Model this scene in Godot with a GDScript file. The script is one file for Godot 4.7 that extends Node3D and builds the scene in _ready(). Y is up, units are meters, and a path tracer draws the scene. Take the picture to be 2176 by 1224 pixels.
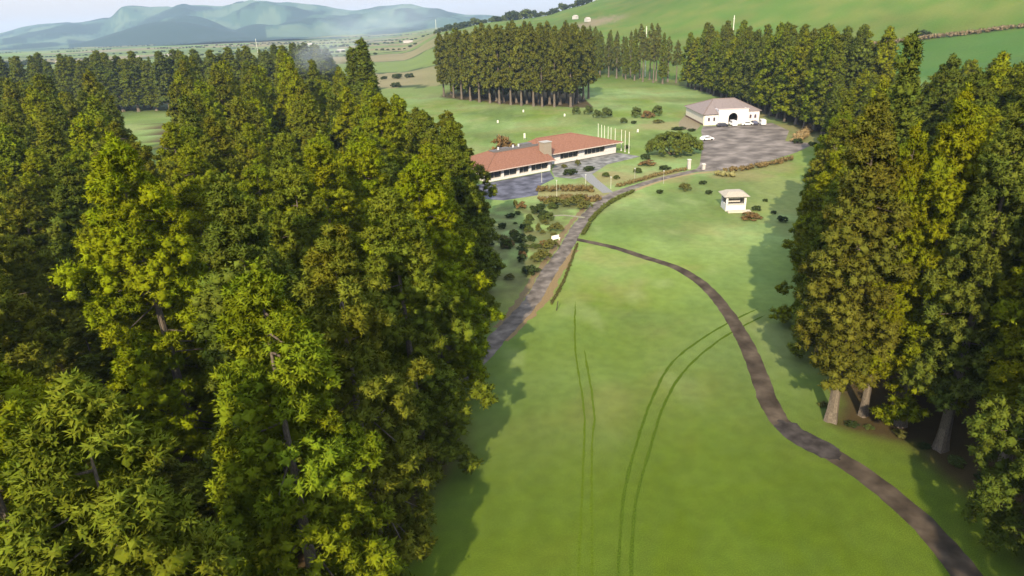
extends Node3D

# ------------------------------------------------------------------ builders
class Build:
	var v := PackedVector3Array()
	var n := PackedVector3Array()
	var c := PackedColorArray()
	func tri(a: Vector3, b: Vector3, d: Vector3, na: Vector3, nb: Vector3, nd: Vector3, col: Color) -> void:
		if (b - a).cross(d - a).dot(na + nb + nd) > 0.0:
			v.append(a); v.append(d); v.append(b)
			n.append(na); n.append(nd); n.append(nb)
		else:
			v.append(a); v.append(b); v.append(d)
			n.append(na); n.append(nb); n.append(nd)
		c.append(col); c.append(col); c.append(col)
	func flat(a: Vector3, b: Vector3, d: Vector3, out: Vector3, col := Color.WHITE) -> void:
		var f := (b - a).cross(d - a).normalized()
		if f.dot(out) < 0.0:
			f = -f
		tri(a, b, d, f, f, f, col)
	func quad(a: Vector3, b: Vector3, d: Vector3, e: Vector3, out: Vector3, col := Color.WHITE) -> void:
		flat(a, b, d, out, col)
		flat(a, d, e, out, col)
	func box(at: Vector3, size: Vector3, turn := 0.0, col := Color.WHITE, skip_bottom := false) -> void:
		var bs := Basis(Vector3.UP, turn)
		var h := size * 0.5
		var p := []
		for k in 8:
			p.append(at + bs * Vector3(h.x * (1 if k & 1 else -1), h.y * (1 if k & 2 else -1), h.z * (1 if k & 4 else -1)))
		quad(p[0], p[1], p[3], p[2], bs * Vector3(0, 0, -1), col)
		quad(p[4], p[5], p[7], p[6], bs * Vector3(0, 0, 1), col)
		quad(p[0], p[2], p[6], p[4], bs * Vector3(-1, 0, 0), col)
		quad(p[1], p[3], p[7], p[5], bs * Vector3(1, 0, 0), col)
		quad(p[2], p[3], p[7], p[6], Vector3.UP, col)
		if not skip_bottom:
			quad(p[0], p[1], p[5], p[4], Vector3.DOWN, col)
	func tube(a: Vector3, b: Vector3, ra: float, rb: float, sides: int, col := Color.WHITE) -> void:
		var w := (b - a).normalized()
		var s := w.cross(Vector3.RIGHT if absf(w.x) < 0.8 else Vector3.UP).normalized()
		var t := w.cross(s)
		for k in sides:
			var d0 := s * cos(TAU * k / sides) + t * sin(TAU * k / sides)
			var d1 := s * cos(TAU * (k + 1) / sides) + t * sin(TAU * (k + 1) / sides)
			tri(a + d0 * ra, a + d1 * ra, b + d1 * rb, d0, d1, d1, col)
			tri(a + d0 * ra, b + d1 * rb, b + d0 * rb, d0, d1, d0, col)
			if sides > 3:
				tri(b, b + d0 * rb, b + d1 * rb, w, w, w, col)
	func mesh() -> ArrayMesh:
		var a := []
		a.resize(Mesh.ARRAY_MAX)
		a[Mesh.ARRAY_VERTEX] = v
		a[Mesh.ARRAY_NORMAL] = n
		a[Mesh.ARRAY_COLOR] = c
		var m := ArrayMesh.new()
		m.add_surface_from_arrays(Mesh.PRIMITIVE_TRIANGLES, a)
		return m

var rng := RandomNumberGenerator.new()
var taken := {}
var mats := {}
var noise_a := FastNoiseLite.new()
var noise_b := FastNoiseLite.new()
var noise_c := FastNoiseLite.new()
var cells := FastNoiseLite.new()
var cells_edge := FastNoiseLite.new()
var foliage: StandardMaterial3D
var painted: StandardMaterial3D
var bark_mat: StandardMaterial3D
var grain: NoiseTexture2D
var patches: NoiseTexture2D
var CAM := Vector3(0, 40, 0)
var cam: Camera3D

func lin(r: float, g: float, b: float) -> Color:
	return Color(r, g, b)

func numbered(called: String) -> String:
	var k: int = taken.get(called, 0)
	taken[called] = k + 1
	return called if k == 0 else "%s_%03d" % [called, k]

func tag(o: Node3D, label: String, category := "", group := "", kind := "") -> Node3D:
	if label: o.set_meta("label", label)
	if category: o.set_meta("category", category)
	if group: o.set_meta("group", group)
	if kind: o.set_meta("kind", kind)
	return o

func thing(called: String, at: Vector3, turn: float, label: String, category: String, group := "") -> Node3D:
	var o := Node3D.new()
	o.name = numbered(called)
	add_child(o)
	o.position = at
	o.rotation.y = turn
	tag(o, label, category, group)
	return o

func obj(called: String, what, m: Material, parent: Node = null) -> MeshInstance3D:
	var o := MeshInstance3D.new()
	o.name = called if parent else numbered(called)
	o.mesh = what.mesh() if what is Build else what
	o.material_override = m
	(parent if parent else self).add_child(o, true)
	return o

func struct(called: String, what, m: Material) -> MeshInstance3D:
	var o := obj(called, what, m)
	o.set_meta("kind", "structure")
	return o

# a plain material with a linear base colour and a fine tonal grain
func mat(r: float, g: float, b: float, rough := 0.9, scale := 0.35, metal := 0.0) -> StandardMaterial3D:
	var key := "%s %s %s %s %s" % [r, g, b, rough, scale]
	if not mats.has(key):
		var m := StandardMaterial3D.new()
		m.albedo_color = Color(r, g, b).linear_to_srgb()
		m.metallic_specular = 0.5 if rough < 0.5 else 0.12
		m.roughness = rough
		m.metallic = metal
		if scale > 0.0:
			m.albedo_texture = grain
			m.uv1_triplanar = true
			m.uv1_world_triplanar = true
			m.uv1_scale = Vector3.ONE * scale
		mats[key] = m
	return mats[key]

func worn(r: float, g: float, b: float, scale: float) -> StandardMaterial3D:
	var m := StandardMaterial3D.new()
	m.albedo_color = Color(r, g, b).linear_to_srgb()
	m.roughness = 0.95
	m.metallic_specular = 0.12
	m.albedo_texture = patches
	m.uv1_triplanar = true
	m.uv1_world_triplanar = true
	m.uv1_scale = Vector3.ONE * scale
	return m

func noise(kind: int, freq: float, sd: int, octaves := 4) -> FastNoiseLite:
	var f := FastNoiseLite.new()
	f.noise_type = kind
	f.frequency = freq
	f.seed = sd
	f.fractal_octaves = octaves
	return f

func noise_texture(freq: float, sd: int, lo: float, hi: float, octaves := 5) -> NoiseTexture2D:
	var t := NoiseTexture2D.new()
	t.width = 512
	t.height = 512
	t.seamless = true
	t.noise = noise(FastNoiseLite.TYPE_SIMPLEX_SMOOTH, freq, sd, octaves)
	var g := Gradient.new()
	g.set_color(0, Color(lo, lo, lo))
	g.set_color(1, Color(hi, hi, hi))
	t.color_ramp = g
	return t

# ------------------------------------------------------------------ the lie of the land (x to the right, f = metres ahead)
func ridge(q: float) -> float:
	var k := [[-0.14, 0.0], [-0.08, 26.0], [0.0, 37.0], [0.061, 42.0], [0.10, 51.0], [0.153, 63.0], [0.3, 106.0], [0.5, 152.0], [0.72, 195.0], [1.3, 230.0]]
	if q <= k[0][0]:
		return 0.0
	for i in range(1, k.size()):
		if q < k[i][0]:
			return lerpf(k[i - 1][1], k[i][1], smoothstep(k[i - 1][0], k[i][0], q) * 0.5 + (q - k[i - 1][0]) / (k[i][0] - k[i - 1][0]) * 0.5)
	return 230.0

func land(x: float, f: float) -> float:
	if f < 300.0:
		return 0.0
	var d := sqrt(x * x + f * f)
	if d < 420.0:
		return 0.0
	var h := ridge(x / f) * smoothstep(420.0, 1080.0, d)
	h *= 1.0 - 0.5 * smoothstep(1150.0, 2400.0, d)
	h += smoothstep(500.0, 1200.0, d) * 2.5 * noise_b.get_noise_2d(x * 0.25, f * 0.25)
	return h

func left_edge(f: float) -> float:
	var k := [[-60.0, -36.0], [5.0, -19.0], [20.0, -16.0], [40.0, -12.2], [50.0, -10.0], [60.0, -9.0], [72.0, -9.8], [85.0, -6.6], [100.0, -7.2], [108.0, -9.5], [120.0, -13.5], [140.0, -21.0], [170.0, -31.0], [210.0, -42.0], [260.0, -62.0], [320.0, -110.0]]
	for i in range(1, k.size()):
		if f < k[i][0]:
			return lerpf(k[i - 1][1], k[i][1], (f - k[i - 1][0]) / (k[i][0] - k[i - 1][0]))
	return -110.0

func right_edge(f: float) -> float:
	var k := [[-60.0, 34.0], [20.0, 36.0], [36.0, 38.5], [44.0, 40.0], [53.0, 38.5], [57.0, 32.5], [62.0, 35.0], [75.0, 39.5], [100.0, 50.5], [130.0, 65.5], [165.0, 83.0], [190.0, 96.0], [218.0, 106.0], [285.0, 107.0], [340.0, 107.0], [390.0, 106.0], [408.0, 98.0], [441.0, 83.0], [476.0, 66.0], [527.0, 53.0]]
	for i in range(1, k.size()):
		if f < k[i][0]:
			return lerpf(k[i - 1][1], k[i][1], (f - k[i - 1][0]) / (k[i][0] - k[i - 1][0]))
	return 53.0

func ground_color(x: float, f: float) -> Color:
	var d := sqrt(x * x + f * f)
	var n1 := noise_a.get_noise_2d(x, f)
	var n2 := noise_b.get_noise_2d(x, f)
	var n3 := noise_c.get_noise_2d(x, f)
	var n4 := noise_c.get_noise_2d(x * 0.9 + 40.0, f * 0.16)
	var lawn := lin(0.160, 0.222, 0.036)
	lawn = lawn.lerp(lin(0.240, 0.325, 0.118), clampf(0.55 + n1 * 1.0, 0.0, 1.0))
	lawn = lawn.lerp(lin(0.150, 0.225, 0.065), clampf(n2 * 1.6, 0.0, 0.7))
	lawn = lawn.lerp(lin(0.25, 0.24, 0.085), clampf(n2 * -1.5 - 0.25 + n3 * 0.5, 0.0, 0.55))
	lawn = lawn.lerp(lin(0.090, 0.135, 0.007), smoothstep(110.0, 42.0, f) * 0.85)  # darker towards the camera: lens vignette partly put into the grass colour
	var worn_a := noise_b.get_noise_2d(x * 0.8 + 210.0, f * 0.55 + 90.0)
	lawn = lawn.lerp(lin(0.225, 0.225, 0.085), smoothstep(0.10, 0.42, worn_a) * 0.5 * smoothstep(45.0, 80.0, f))
	lawn = lawn.lerp(lin(0.105, 0.150, 0.045), smoothstep(62.0, 85.0, f + 12.0 * n1) * smoothstep(0.08, 0.45, noise_a.get_noise_2d(x * 0.9 - 300.0, f * 0.9 + 33.0)) * 0.6)
	lawn = lawn.lerp(lin(0.27, 0.315, 0.13), smoothstep(45.0, 80.0, f) * smoothstep(0.22, 0.6, noise_c.get_noise_2d(x * 0.7 + 11.0, f * 0.35 - 70.0)) * 0.35)
	var band := sin((x - f * 0.05) * 1.15) * 0.035 * smoothstep(-0.3, 0.3, noise_a.get_noise_2d(x + 500.0, f))
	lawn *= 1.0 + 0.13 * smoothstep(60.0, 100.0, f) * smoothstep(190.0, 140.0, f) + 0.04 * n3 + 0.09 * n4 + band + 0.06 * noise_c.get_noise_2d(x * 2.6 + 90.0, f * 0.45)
	# dry and tan ground round the car park and on the garden banks
	var dry := 0.0
	for s in [[100.0, 215.0, 16.0], [92.0, 278.0, 28.0], [62.0, 171.0, 12.0], [42.0, 171.0, 9.0], [60.0, 255.0, 14.0], [104.0, 238.0, 12.0], [70.0, 178.0, 12.0], [15.0, 158.0, 13.0], [28.0, 172.0, 10.0]]:
		dry = maxf(dry, 1.0 - smoothstep(0.45, 1.0, Vector2(x - s[0], f - s[1]).length() / s[2] + n3 * 0.35))
	var bed_shade := smoothstep(-0.1, 0.25, n3 + 0.15) * smoothstep(92.0, 100.0, f) * smoothstep(152.0, 146.0, f) * smoothstep(0.5, -1.5, x - lerpf(2.0, 17.0, (f - 96.0) / 52.0)) * smoothstep(-12.0, -8.0, x)
	lawn = lawn.lerp(lin(0.125, 0.115, 0.055), bed_shade * 0.65)  # planting soil, with the left wood's shade also put into its colour
	var c := lawn.lerp(lin(0.30, 0.235, 0.11), dry * (0.55 + 0.3 * n1))
	# leaf litter under the woods
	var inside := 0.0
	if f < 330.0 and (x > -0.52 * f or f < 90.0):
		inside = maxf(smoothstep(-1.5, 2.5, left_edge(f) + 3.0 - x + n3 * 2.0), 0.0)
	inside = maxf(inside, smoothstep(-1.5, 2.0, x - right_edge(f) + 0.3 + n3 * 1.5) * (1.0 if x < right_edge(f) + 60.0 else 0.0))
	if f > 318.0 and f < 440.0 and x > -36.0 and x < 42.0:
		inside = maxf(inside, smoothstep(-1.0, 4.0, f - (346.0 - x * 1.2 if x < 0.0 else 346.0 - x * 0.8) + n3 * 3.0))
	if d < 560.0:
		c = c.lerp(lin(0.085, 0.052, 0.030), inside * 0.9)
	# far pasture and the chequered plain
	var out := smoothstep(380.0, 460.0, d)
	if f > 200.0 and x < left_edge(f) - 90.0:
		out = maxf(out, smoothstep(240.0, 320.0, f))
	if out > 0.0:
		var hill := smoothstep(-0.16, 0.02, x / maxf(f, 1.0))
		var pasture := lin(0.095, 0.165, 0.026).lerp(lin(0.140, 0.175, 0.036), clampf(0.5 + n2 * 1.5 + 0.5 * noise_b.get_noise_2d(x * 0.12 + 70.0, f * 0.12), 0.0, 1.0))
		pasture = pasture.lerp(lin(0.062, 0.150, 0.030), smoothstep(0.30, 0.40, x / f) * smoothstep(4.0, -4.0, d - lerpf(530.0, 556.0, (x / f - 0.43) / 0.31)) * 0.75)
		pasture *= 1.0 + 0.10 * sin(d * 0.021 + 2.0 * n1) + 0.08 * n1
		var w := Vector2(x * 0.42 + f * 0.05, f * 0.85) + Vector2(n1, n2) * 14.0
		var cv := cells.get_noise_2d(w.x, w.y)
		var ce := cells_edge.get_noise_2d(w.x, w.y)
		var field := lin(0.17, 0.22, 0.065)
		if cv > 0.45: field = lin(0.25, 0.215, 0.11)
		elif cv > 0.15: field = lin(0.155, 0.24, 0.05)
		elif cv > -0.2: field = lin(0.215, 0.245, 0.085)
		elif cv > -0.5: field = lin(0.125, 0.175, 0.05)
		field *= 1.0 + 0.15 * n1
		if ce < -0.93 and d < 2600.0: field = lin(0.06, 0.08, 0.032)
		pasture = pasture.lerp(lin(0.26, 0.20, 0.13), 0.8 * (1.0 - smoothstep(12.0, 40.0, Vector2((x - 100.0) * 0.9, f - 770.0).length() + n3 * 14.0)))
		c = c.lerp(field.lerp(pasture, hill), out)
	return Color(maxf(c.r, 0.01), maxf(c.g, 0.01), maxf(c.b, 0.006))

func axis(list: Array) -> PackedFloat32Array:   # [[from, to, step], ...]
	var a := PackedFloat32Array()
	for s in list:
		var p: float = s[0]
		while p < s[1] - 0.001:
			a.append(p)
			p += s[2]
	a.append(list[-1][1])
	return a

func make_ground() -> void:
	var xs := axis([[-9000.0, -2000.0, 500.0], [-2000.0, -700.0, 60.0], [-700.0, -130.0, 10.0], [-130.0, -24.0, 2.5], [-24.0, 66.0, 0.8], [66.0, 130.0, 2.0], [130.0, 700.0, 10.0], [700.0, 2000.0, 60.0], [2000.0, 9000.0, 500.0]])
	var fs := axis([[-300.0, -40.0, 40.0], [-40.0, 30.0, 5.0], [30.0, 200.0, 0.9], [200.0, 440.0, 2.5], [440.0, 1400.0, 9.0], [1400.0, 2600.0, 30.0], [2600.0, 9000.0, 400.0]])
	var w := xs.size()
	var v := PackedVector3Array()
	var n := PackedVector3Array()
	var c := PackedColorArray()
	var idx := PackedInt32Array()
	for j in fs.size():
		for i in w:
			var x := xs[i]
			var f := fs[j]
			v.append(Vector3(x, land(x, f), -f))
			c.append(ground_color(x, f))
			if f < 400.0:
				n.append(Vector3.UP)
			else:
				n.append(Vector3(land(x - 6.0, f) - land(x + 6.0, f), 12.0, land(x, f + 6.0) - land(x, f - 6.0)).normalized())
	for j in fs.size() - 1:
		for i in w - 1:
			var a := j * w + i
			idx.append_array(PackedInt32Array([a, a + w, a + w + 1, a, a + w + 1, a + 1]))
	var arr := []
	arr.resize(Mesh.ARRAY_MAX)
	arr[Mesh.ARRAY_VERTEX] = v
	arr[Mesh.ARRAY_NORMAL] = n
	arr[Mesh.ARRAY_COLOR] = c
	arr[Mesh.ARRAY_INDEX] = idx
	var m := ArrayMesh.new()
	m.add_surface_from_arrays(Mesh.PRIMITIVE_TRIANGLES, arr)
	var gm := StandardMaterial3D.new()
	gm.vertex_color_use_as_albedo = true
	gm.roughness = 1.0
	gm.metallic_specular = 0.15
	gm.albedo_texture = noise_texture(0.02, 5, 0.90, 1.0)
	gm.uv1_triplanar = true
	gm.uv1_world_triplanar = true
	gm.uv1_scale = Vector3.ONE * 0.045
	gm.detail_enabled = true
	gm.detail_blend_mode = BaseMaterial3D.BLEND_MODE_MUL
	gm.detail_albedo = noise_texture(0.13, 9, 0.70, 1.0)
	gm.detail_uv_layer = BaseMaterial3D.DETAIL_UV_2
	gm.uv2_triplanar = true
	gm.uv2_world_triplanar = true
	gm.uv2_scale = Vector3.ONE * 0.11
	struct("ground", m, gm)

# the far range, as real hills 3.5 to 8 km off
func far_hills() -> void:
	var prof := [[-1.05, 4.0], [-0.85, 12.0], [-0.72, 24.0], [-0.64, 44.0], [-0.60, 50.0], [-0.545, 52.0], [-0.52, 79.0], [-0.47, 75.0], [-0.43, 84.0], [-0.38, 80.0], [-0.345, 82.0], [-0.30, 70.0], [-0.26, 63.0], [-0.21, 50.0], [-0.17, 52.0], [-0.13, 55.0], [-0.09, 40.0], [-0.04, 22.0], [0.05, 5.0]]
	var v := PackedVector3Array()
	var c := PackedColorArray()
	var idx := PackedInt32Array()
	var na := 480
	var nd := 100
	for j in nd:
		for i in na:
			var q := lerpf(-1.05, 0.05, i / (na - 1.0))
			var d := lerpf(2500.0, 7600.0, j / (nd - 1.0))
			var p := 0.0
			for k in range(1, prof.size()):
				if q <= prof[k][0]:
					p = 0.72 * lerpf(prof[k - 1][1], prof[k][1], smoothstep(prof[k - 1][0], prof[k][0], q))
					break
			var x := q * d
			var bump := noise_c.get_noise_2d(x * 0.012, d * 0.012)
			var peak := p / 1512.0 * 5600.0 + 20.0
			var back := smoothstep(3300.0, 5600.0, d + bump * 700.0) * (1.0 - 0.7 * smoothstep(5700.0, 7600.0, d))
			var h := (peak * back) * (1.0 + 0.06 * bump + 0.10 * noise_a.get_noise_2d(x * 0.06, d * 0.06))
			# a darker foothill in front
			var fq := (q + 0.47) / 0.10
			h = maxf(h, 95.0 * exp(-fq * fq) * exp(-pow((d - 3700.0) / 420.0, 2.0)) + 12.0 * bump)
			var gq := (q + 0.34) / 0.05
			h = maxf(h, 70.0 * exp(-gq * gq) * exp(-pow((d - 3900.0) / 350.0, 2.0)))
			v.append(Vector3(x, maxf(h, 0.0) - 0.5 * (1.0 - smoothstep(2500.0, 2700.0, d)) - 0.2, -d))
			var t := noise_b.get_noise_2d(x * 0.06, d * 0.035) + 0.22 * cells.get_noise_2d(x * 0.5, d * 0.22)
			var col := lin(0.039, 0.072, 0.049)  # hill tones kept low: cloud shadow is painted into them
			if t > 0.12: col = lin(0.067, 0.104, 0.066)
			elif t < -0.12: col = lin(0.019, 0.038, 0.030)
			if absf(fq) < 1.4 and d < 4100.0: col = lin(0.019, 0.038, 0.031)
			c.append(col)
	for j in nd - 1:
		for i in na - 1:
			var a := j * na + i
			idx.append_array(PackedInt32Array([a, a + na, a + na + 1, a, a + na + 1, a + 1]))
	var st := SurfaceTool.new()
	st.begin(Mesh.PRIMITIVE_TRIANGLES)
	for k in v.size():
		st.set_color(c[k])
		st.add_vertex(v[k])
	for k in idx:
		st.add_index(k)
	st.generate_normals()
	struct("hills", st.commit(), painted)

# ------------------------------------------------------------------ foliage
var ico_v: Array[Vector3] = []
var ico_f: Array = []

func make_ico() -> void:
	var t := (1.0 + sqrt(5.0)) / 2.0
	for p in [[-1, t, 0], [1, t, 0], [-1, -t, 0], [1, -t, 0], [0, -1, t], [0, 1, t], [0, -1, -t], [0, 1, -t], [t, 0, -1], [t, 0, 1], [-t, 0, -1], [-t, 0, 1]]:
		ico_v.append(Vector3(p[0], p[1], p[2]).normalized())
	ico_f = [[0, 11, 5], [0, 5, 1], [0, 1, 7], [0, 7, 10], [0, 10, 11], [1, 5, 9], [5, 11, 4], [11, 10, 2], [10, 7, 6], [7, 1, 8], [3, 9, 4], [3, 4, 2], [3, 2, 6], [3, 6, 8], [3, 8, 9], [4, 9, 5], [2, 4, 11], [6, 2, 10], [8, 6, 7], [9, 8, 1]]

func dir() -> Vector3:
	var z := rng.randf_range(-1.0, 1.0)
	var a := rng.randf() * TAU
	var s := sqrt(1.0 - z * z)
	return Vector3(s * cos(a), z, s * sin(a))

# one lobe: a knobbly body with leaf sprays standing out of it
func lobe(b: Build, at: Vector3, r: float, leaves: int, leaf: float, col: Color, core := true) -> void:
	if core:
		var bs := Basis(dir(), rng.randf() * TAU)
		var pts: Array[Vector3] = []
		var nrm: Array[Vector3] = []
		for p in ico_v:
			var q := bs * p
			nrm.append(q)
			pts.append(at + q * (r * rng.randf_range(0.38, 0.70)))
		for f in ico_f:
			var fn := (pts[f[1]] - pts[f[0]]).cross(pts[f[2]] - pts[f[0]]).normalized()
			if fn.dot(nrm[f[0]]) < 0.0:
				fn = -fn
			var dark := col * rng.randf_range(0.82, 1.12)
			b.tri(pts[f[0]], pts[f[1]], pts[f[2]], (nrm[f[0]] + fn).normalized(), (nrm[f[1]] + fn).normalized(), (nrm[f[2]] + fn).normalized(), dark)
	for k in leaves:
		var d := dir()
		if d.y < -0.45:
			d.y = -d.y
		var side := d.cross(dir()).normalized()
		var base := at + d * (r * rng.randf_range(0.42, 0.86))
		var tip := base + (d * 0.75 + side.cross(d) * rng.randf_range(-0.75, 0.75) + Vector3(0, -0.22, 0)).normalized() * (leaf * rng.randf_range(0.7, 1.25))
		var wv := side * (leaf * 0.25)
		var tone := rng.randf_range(0.80, 1.22)
		var cl := Color(col.r * tone * rng.randf_range(0.95, 1.1), col.g * tone, col.b * tone)
		var nn := (d + (tip - base).cross(wv).normalized() * 0.25 * signf((tip - base).cross(wv).dot(d))).normalized()
		b.tri(base - wv, base + wv, tip, nn, nn, (nn + d * 0.4).normalized(), cl)

func clump(b: Build, at: Vector3, r: float, lobes: int, leaves: int, leaf: float, col: Color, outward: Vector3, full := 0) -> void:
	var tone := rng.randf_range(0.84, 1.16)
	var warm := rng.randf_range(0.93, 1.09)
	var cc := Color(col.r * tone * warm, col.g * tone, col.b * tone / warm)
	for k in lobes:
		var d := (dir() + outward * 0.55 + Vector3(0, 0.35, 0)).normalized()
		var p := at + Vector3(d.x, d.y * 0.75, d.z) * (r * rng.randf_range(0.4, 0.85))
		var l := rng.randf_range(0.88, 1.12)
		lobe(b, p, r * rng.randf_range(0.8, 1.25) * 1.22 / sqrt(float(maxi(full, lobes))), leaves, leaf, Color(cc.r * l, cc.g * l, cc.b * l))

# a conifer crown and its trunk, 32 m tall
func conifer_meshes(sd: int, col: Color, wide: float, blunt: float, branches: int, lobes: int, leaves: int, leaf: float, low := 4.5, drop := 0.25, big := 1.0) -> Array:
	rng.seed = sd
	var b := Build.new()
	var t := Build.new()
	var bark := lin(0.25, 0.205, 0.16)
	var lean := Vector3(rng.randf_range(-0.6, 0.6), 0, rng.randf_range(-0.6, 0.6))
	var last := Vector3.ZERO
	var ring: Array = []
	var ph := rng.randf() * TAU
	for k in 11:
		var y: float = [0.0, 0.5, 1.2, 2.4, 4.5, 8.0, 12.0, 17.0, 22.0, 26.0, 29.5][k]
		var rad := 0.55 * (1.0 - y / 31.0) + 0.2 * exp(-y / 0.9)
		var pts: Array = []
		for i in 11:
			var a := TAU * i / 11.0
			var flute := 1.0 + (0.16 * sin(a * 4.0 + ph) + 0.10 * sin(a * 7.0)) * exp(-y / 3.0)
			pts.append(lean * pow(y / 32.0, 2.0) + Vector3(cos(a) * rad * flute, y - (0.25 if k == 0 else 0.0), sin(a) * rad * flute))
		ring.append(pts)
	for k in 10:
		for i in 11:
			var a0: Vector3 = ring[k][i]
			var mid0 := Vector3(a0.x, 0, a0.z).normalized()
			t.quad(a0, ring[k][(i + 1) % 11], ring[k + 1][(i + 1) % 11], ring[k + 1][i], mid0, bark * rng.randf_range(0.8, 1.15))
	var az := rng.randf() * TAU
	var bulge := [rng.randf() * TAU, rng.randf() * TAU]
	for k in branches:
		var s := (k + rng.randf() * 0.8) / branches
		var y := lerpf(low, 31.2, pow(s, 1.12))
		az += 2.39996 + rng.randf_range(-0.5, 0.5)
		var u := (y - low) / (32.0 - low)
		var r := wide * pow(1.0 - pow(u, blunt), 0.75) * (0.82 + 0.18 * smoothstep(0.0, 0.18, u))
		r *= 1.0 + 0.16 * sin(az * 2.0 + bulge[0]) + 0.12 * sin(az * 3.0 + bulge[1] + y * 0.35)
		var reach := r * rng.randf_range(0.62, 1.08)
		var o := Vector3(cos(az), 0, sin(az))
		var mid := lean * pow(y / 32.0, 2.0) + Vector3(0, y, 0)
		var cr := big * rng.randf_range(0.9, 1.9) * (0.5 + 0.5 * smoothstep(0.0, 0.3, 1.0 - u)) * sqrt(wide / 4.0)
		var at := mid + o * maxf(reach - cr * 0.6, 0.15) + Vector3(0, -drop * reach, 0)
		clump(b, at, cr, lobes, leaves, leaf, col, o)
		if k % 2 == 0 and reach > 1.5:
			clump(b, mid + o * (reach * 0.45) + Vector3(0, 0.5, 0), cr * 0.85, maxi(lobes * 2 / 3, 2), leaves, leaf, col, o, lobes)
		if k % 3 == 0:
			t.tube(mid + Vector3(0, -0.4, 0), at, 0.09, 0.04, 3, bark * 0.8)
	lobe(b, lean + Vector3(0, 31.6, 0), 0.5, leaves, leaf, col)
	return [b.mesh(), t.mesh()]

func bush_mesh(sd: int, col: Color, clumps: int, lobes: int, leaves: int, leaf: float, ragged := 0.15) -> ArrayMesh:
	rng.seed = sd   # a unit dome: radius 1, height about 1.6
	var b := Build.new()
	for k in clumps:
		var d := dir()
		d.y = absf(d.y)
		var rr := 0.68 * rng.randf_range(1.0 - ragged, 1.0 + ragged)
		clump(b, Vector3(d.x * rr, 0.22 + d.y * rr * 1.15, d.z * rr), 0.36, lobes, leaves, leaf, col, d)
	lobe(b, Vector3(0, 0.6, 0), 0.75, 0, leaf, col * 0.9)
	return b.mesh()

var near_trees: Array = []
var mid_trees: Array = []
var bare_trees: Array = []
var tones: Array = []
var tone_words := ["yellow-green", "olive green", "russet-tinged olive", "bright lime-green", "deep green", "dull brownish-green", "fresh green", "grey-green"]
var plan: Array = []   # every conifer: {x, f, h, w, tone, label, group}

func plant(x: float, f: float, h: float, tone: int, where: String, group: String, wide := 1.0, conic := false) -> void:
	plan.append({"x": x, "f": f, "h": h, "w": wide, "tone": tone, "where": where, "group": group, "turn": rng.randf() * TAU, "conic": conic, "spare": false})

func ordinal(k: int) -> String:
	var words := ["first", "second", "third", "fourth", "fifth", "sixth", "seventh", "eighth", "ninth", "tenth", "eleventh", "twelfth"]
	if k < words.size():
		return words[k]
	var s := "th"
	if (k + 1) % 10 == 1: s = "st"
	elif (k + 1) % 10 == 2: s = "nd"
	elif (k + 1) % 10 == 3: s = "rd"
	return "%d%s" % [k + 1, s]

func in_view(p: Vector3, slack := 0.08) -> bool:
	var q: Vector3 = cam.transform.affine_inverse() * p
	if q.z > -5.0:
		return false
	var ty := tan(deg_to_rad(cam.fov) * 0.5)
	return absf(q.x / -q.z) < ty * 16.0 / 9.0 + slack and absf(q.y / -q.z) < ty + slack

func pick_tone(x: float, f: float) -> int:
	var t := noise_b.get_noise_2d(x * 1.3 + 300.0, f * 1.3) * 0.9 + rng.randf_range(-0.5, 0.5)
	if t > 0.42: return 3
	if t > 0.15: return 0
	if t > 0.0: return 6
	if t > -0.2: return 1
	if t > -0.33: return 2
	if t > -0.45: return 5
	return 4 if rng.randf() < 0.6 else 7

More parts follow.
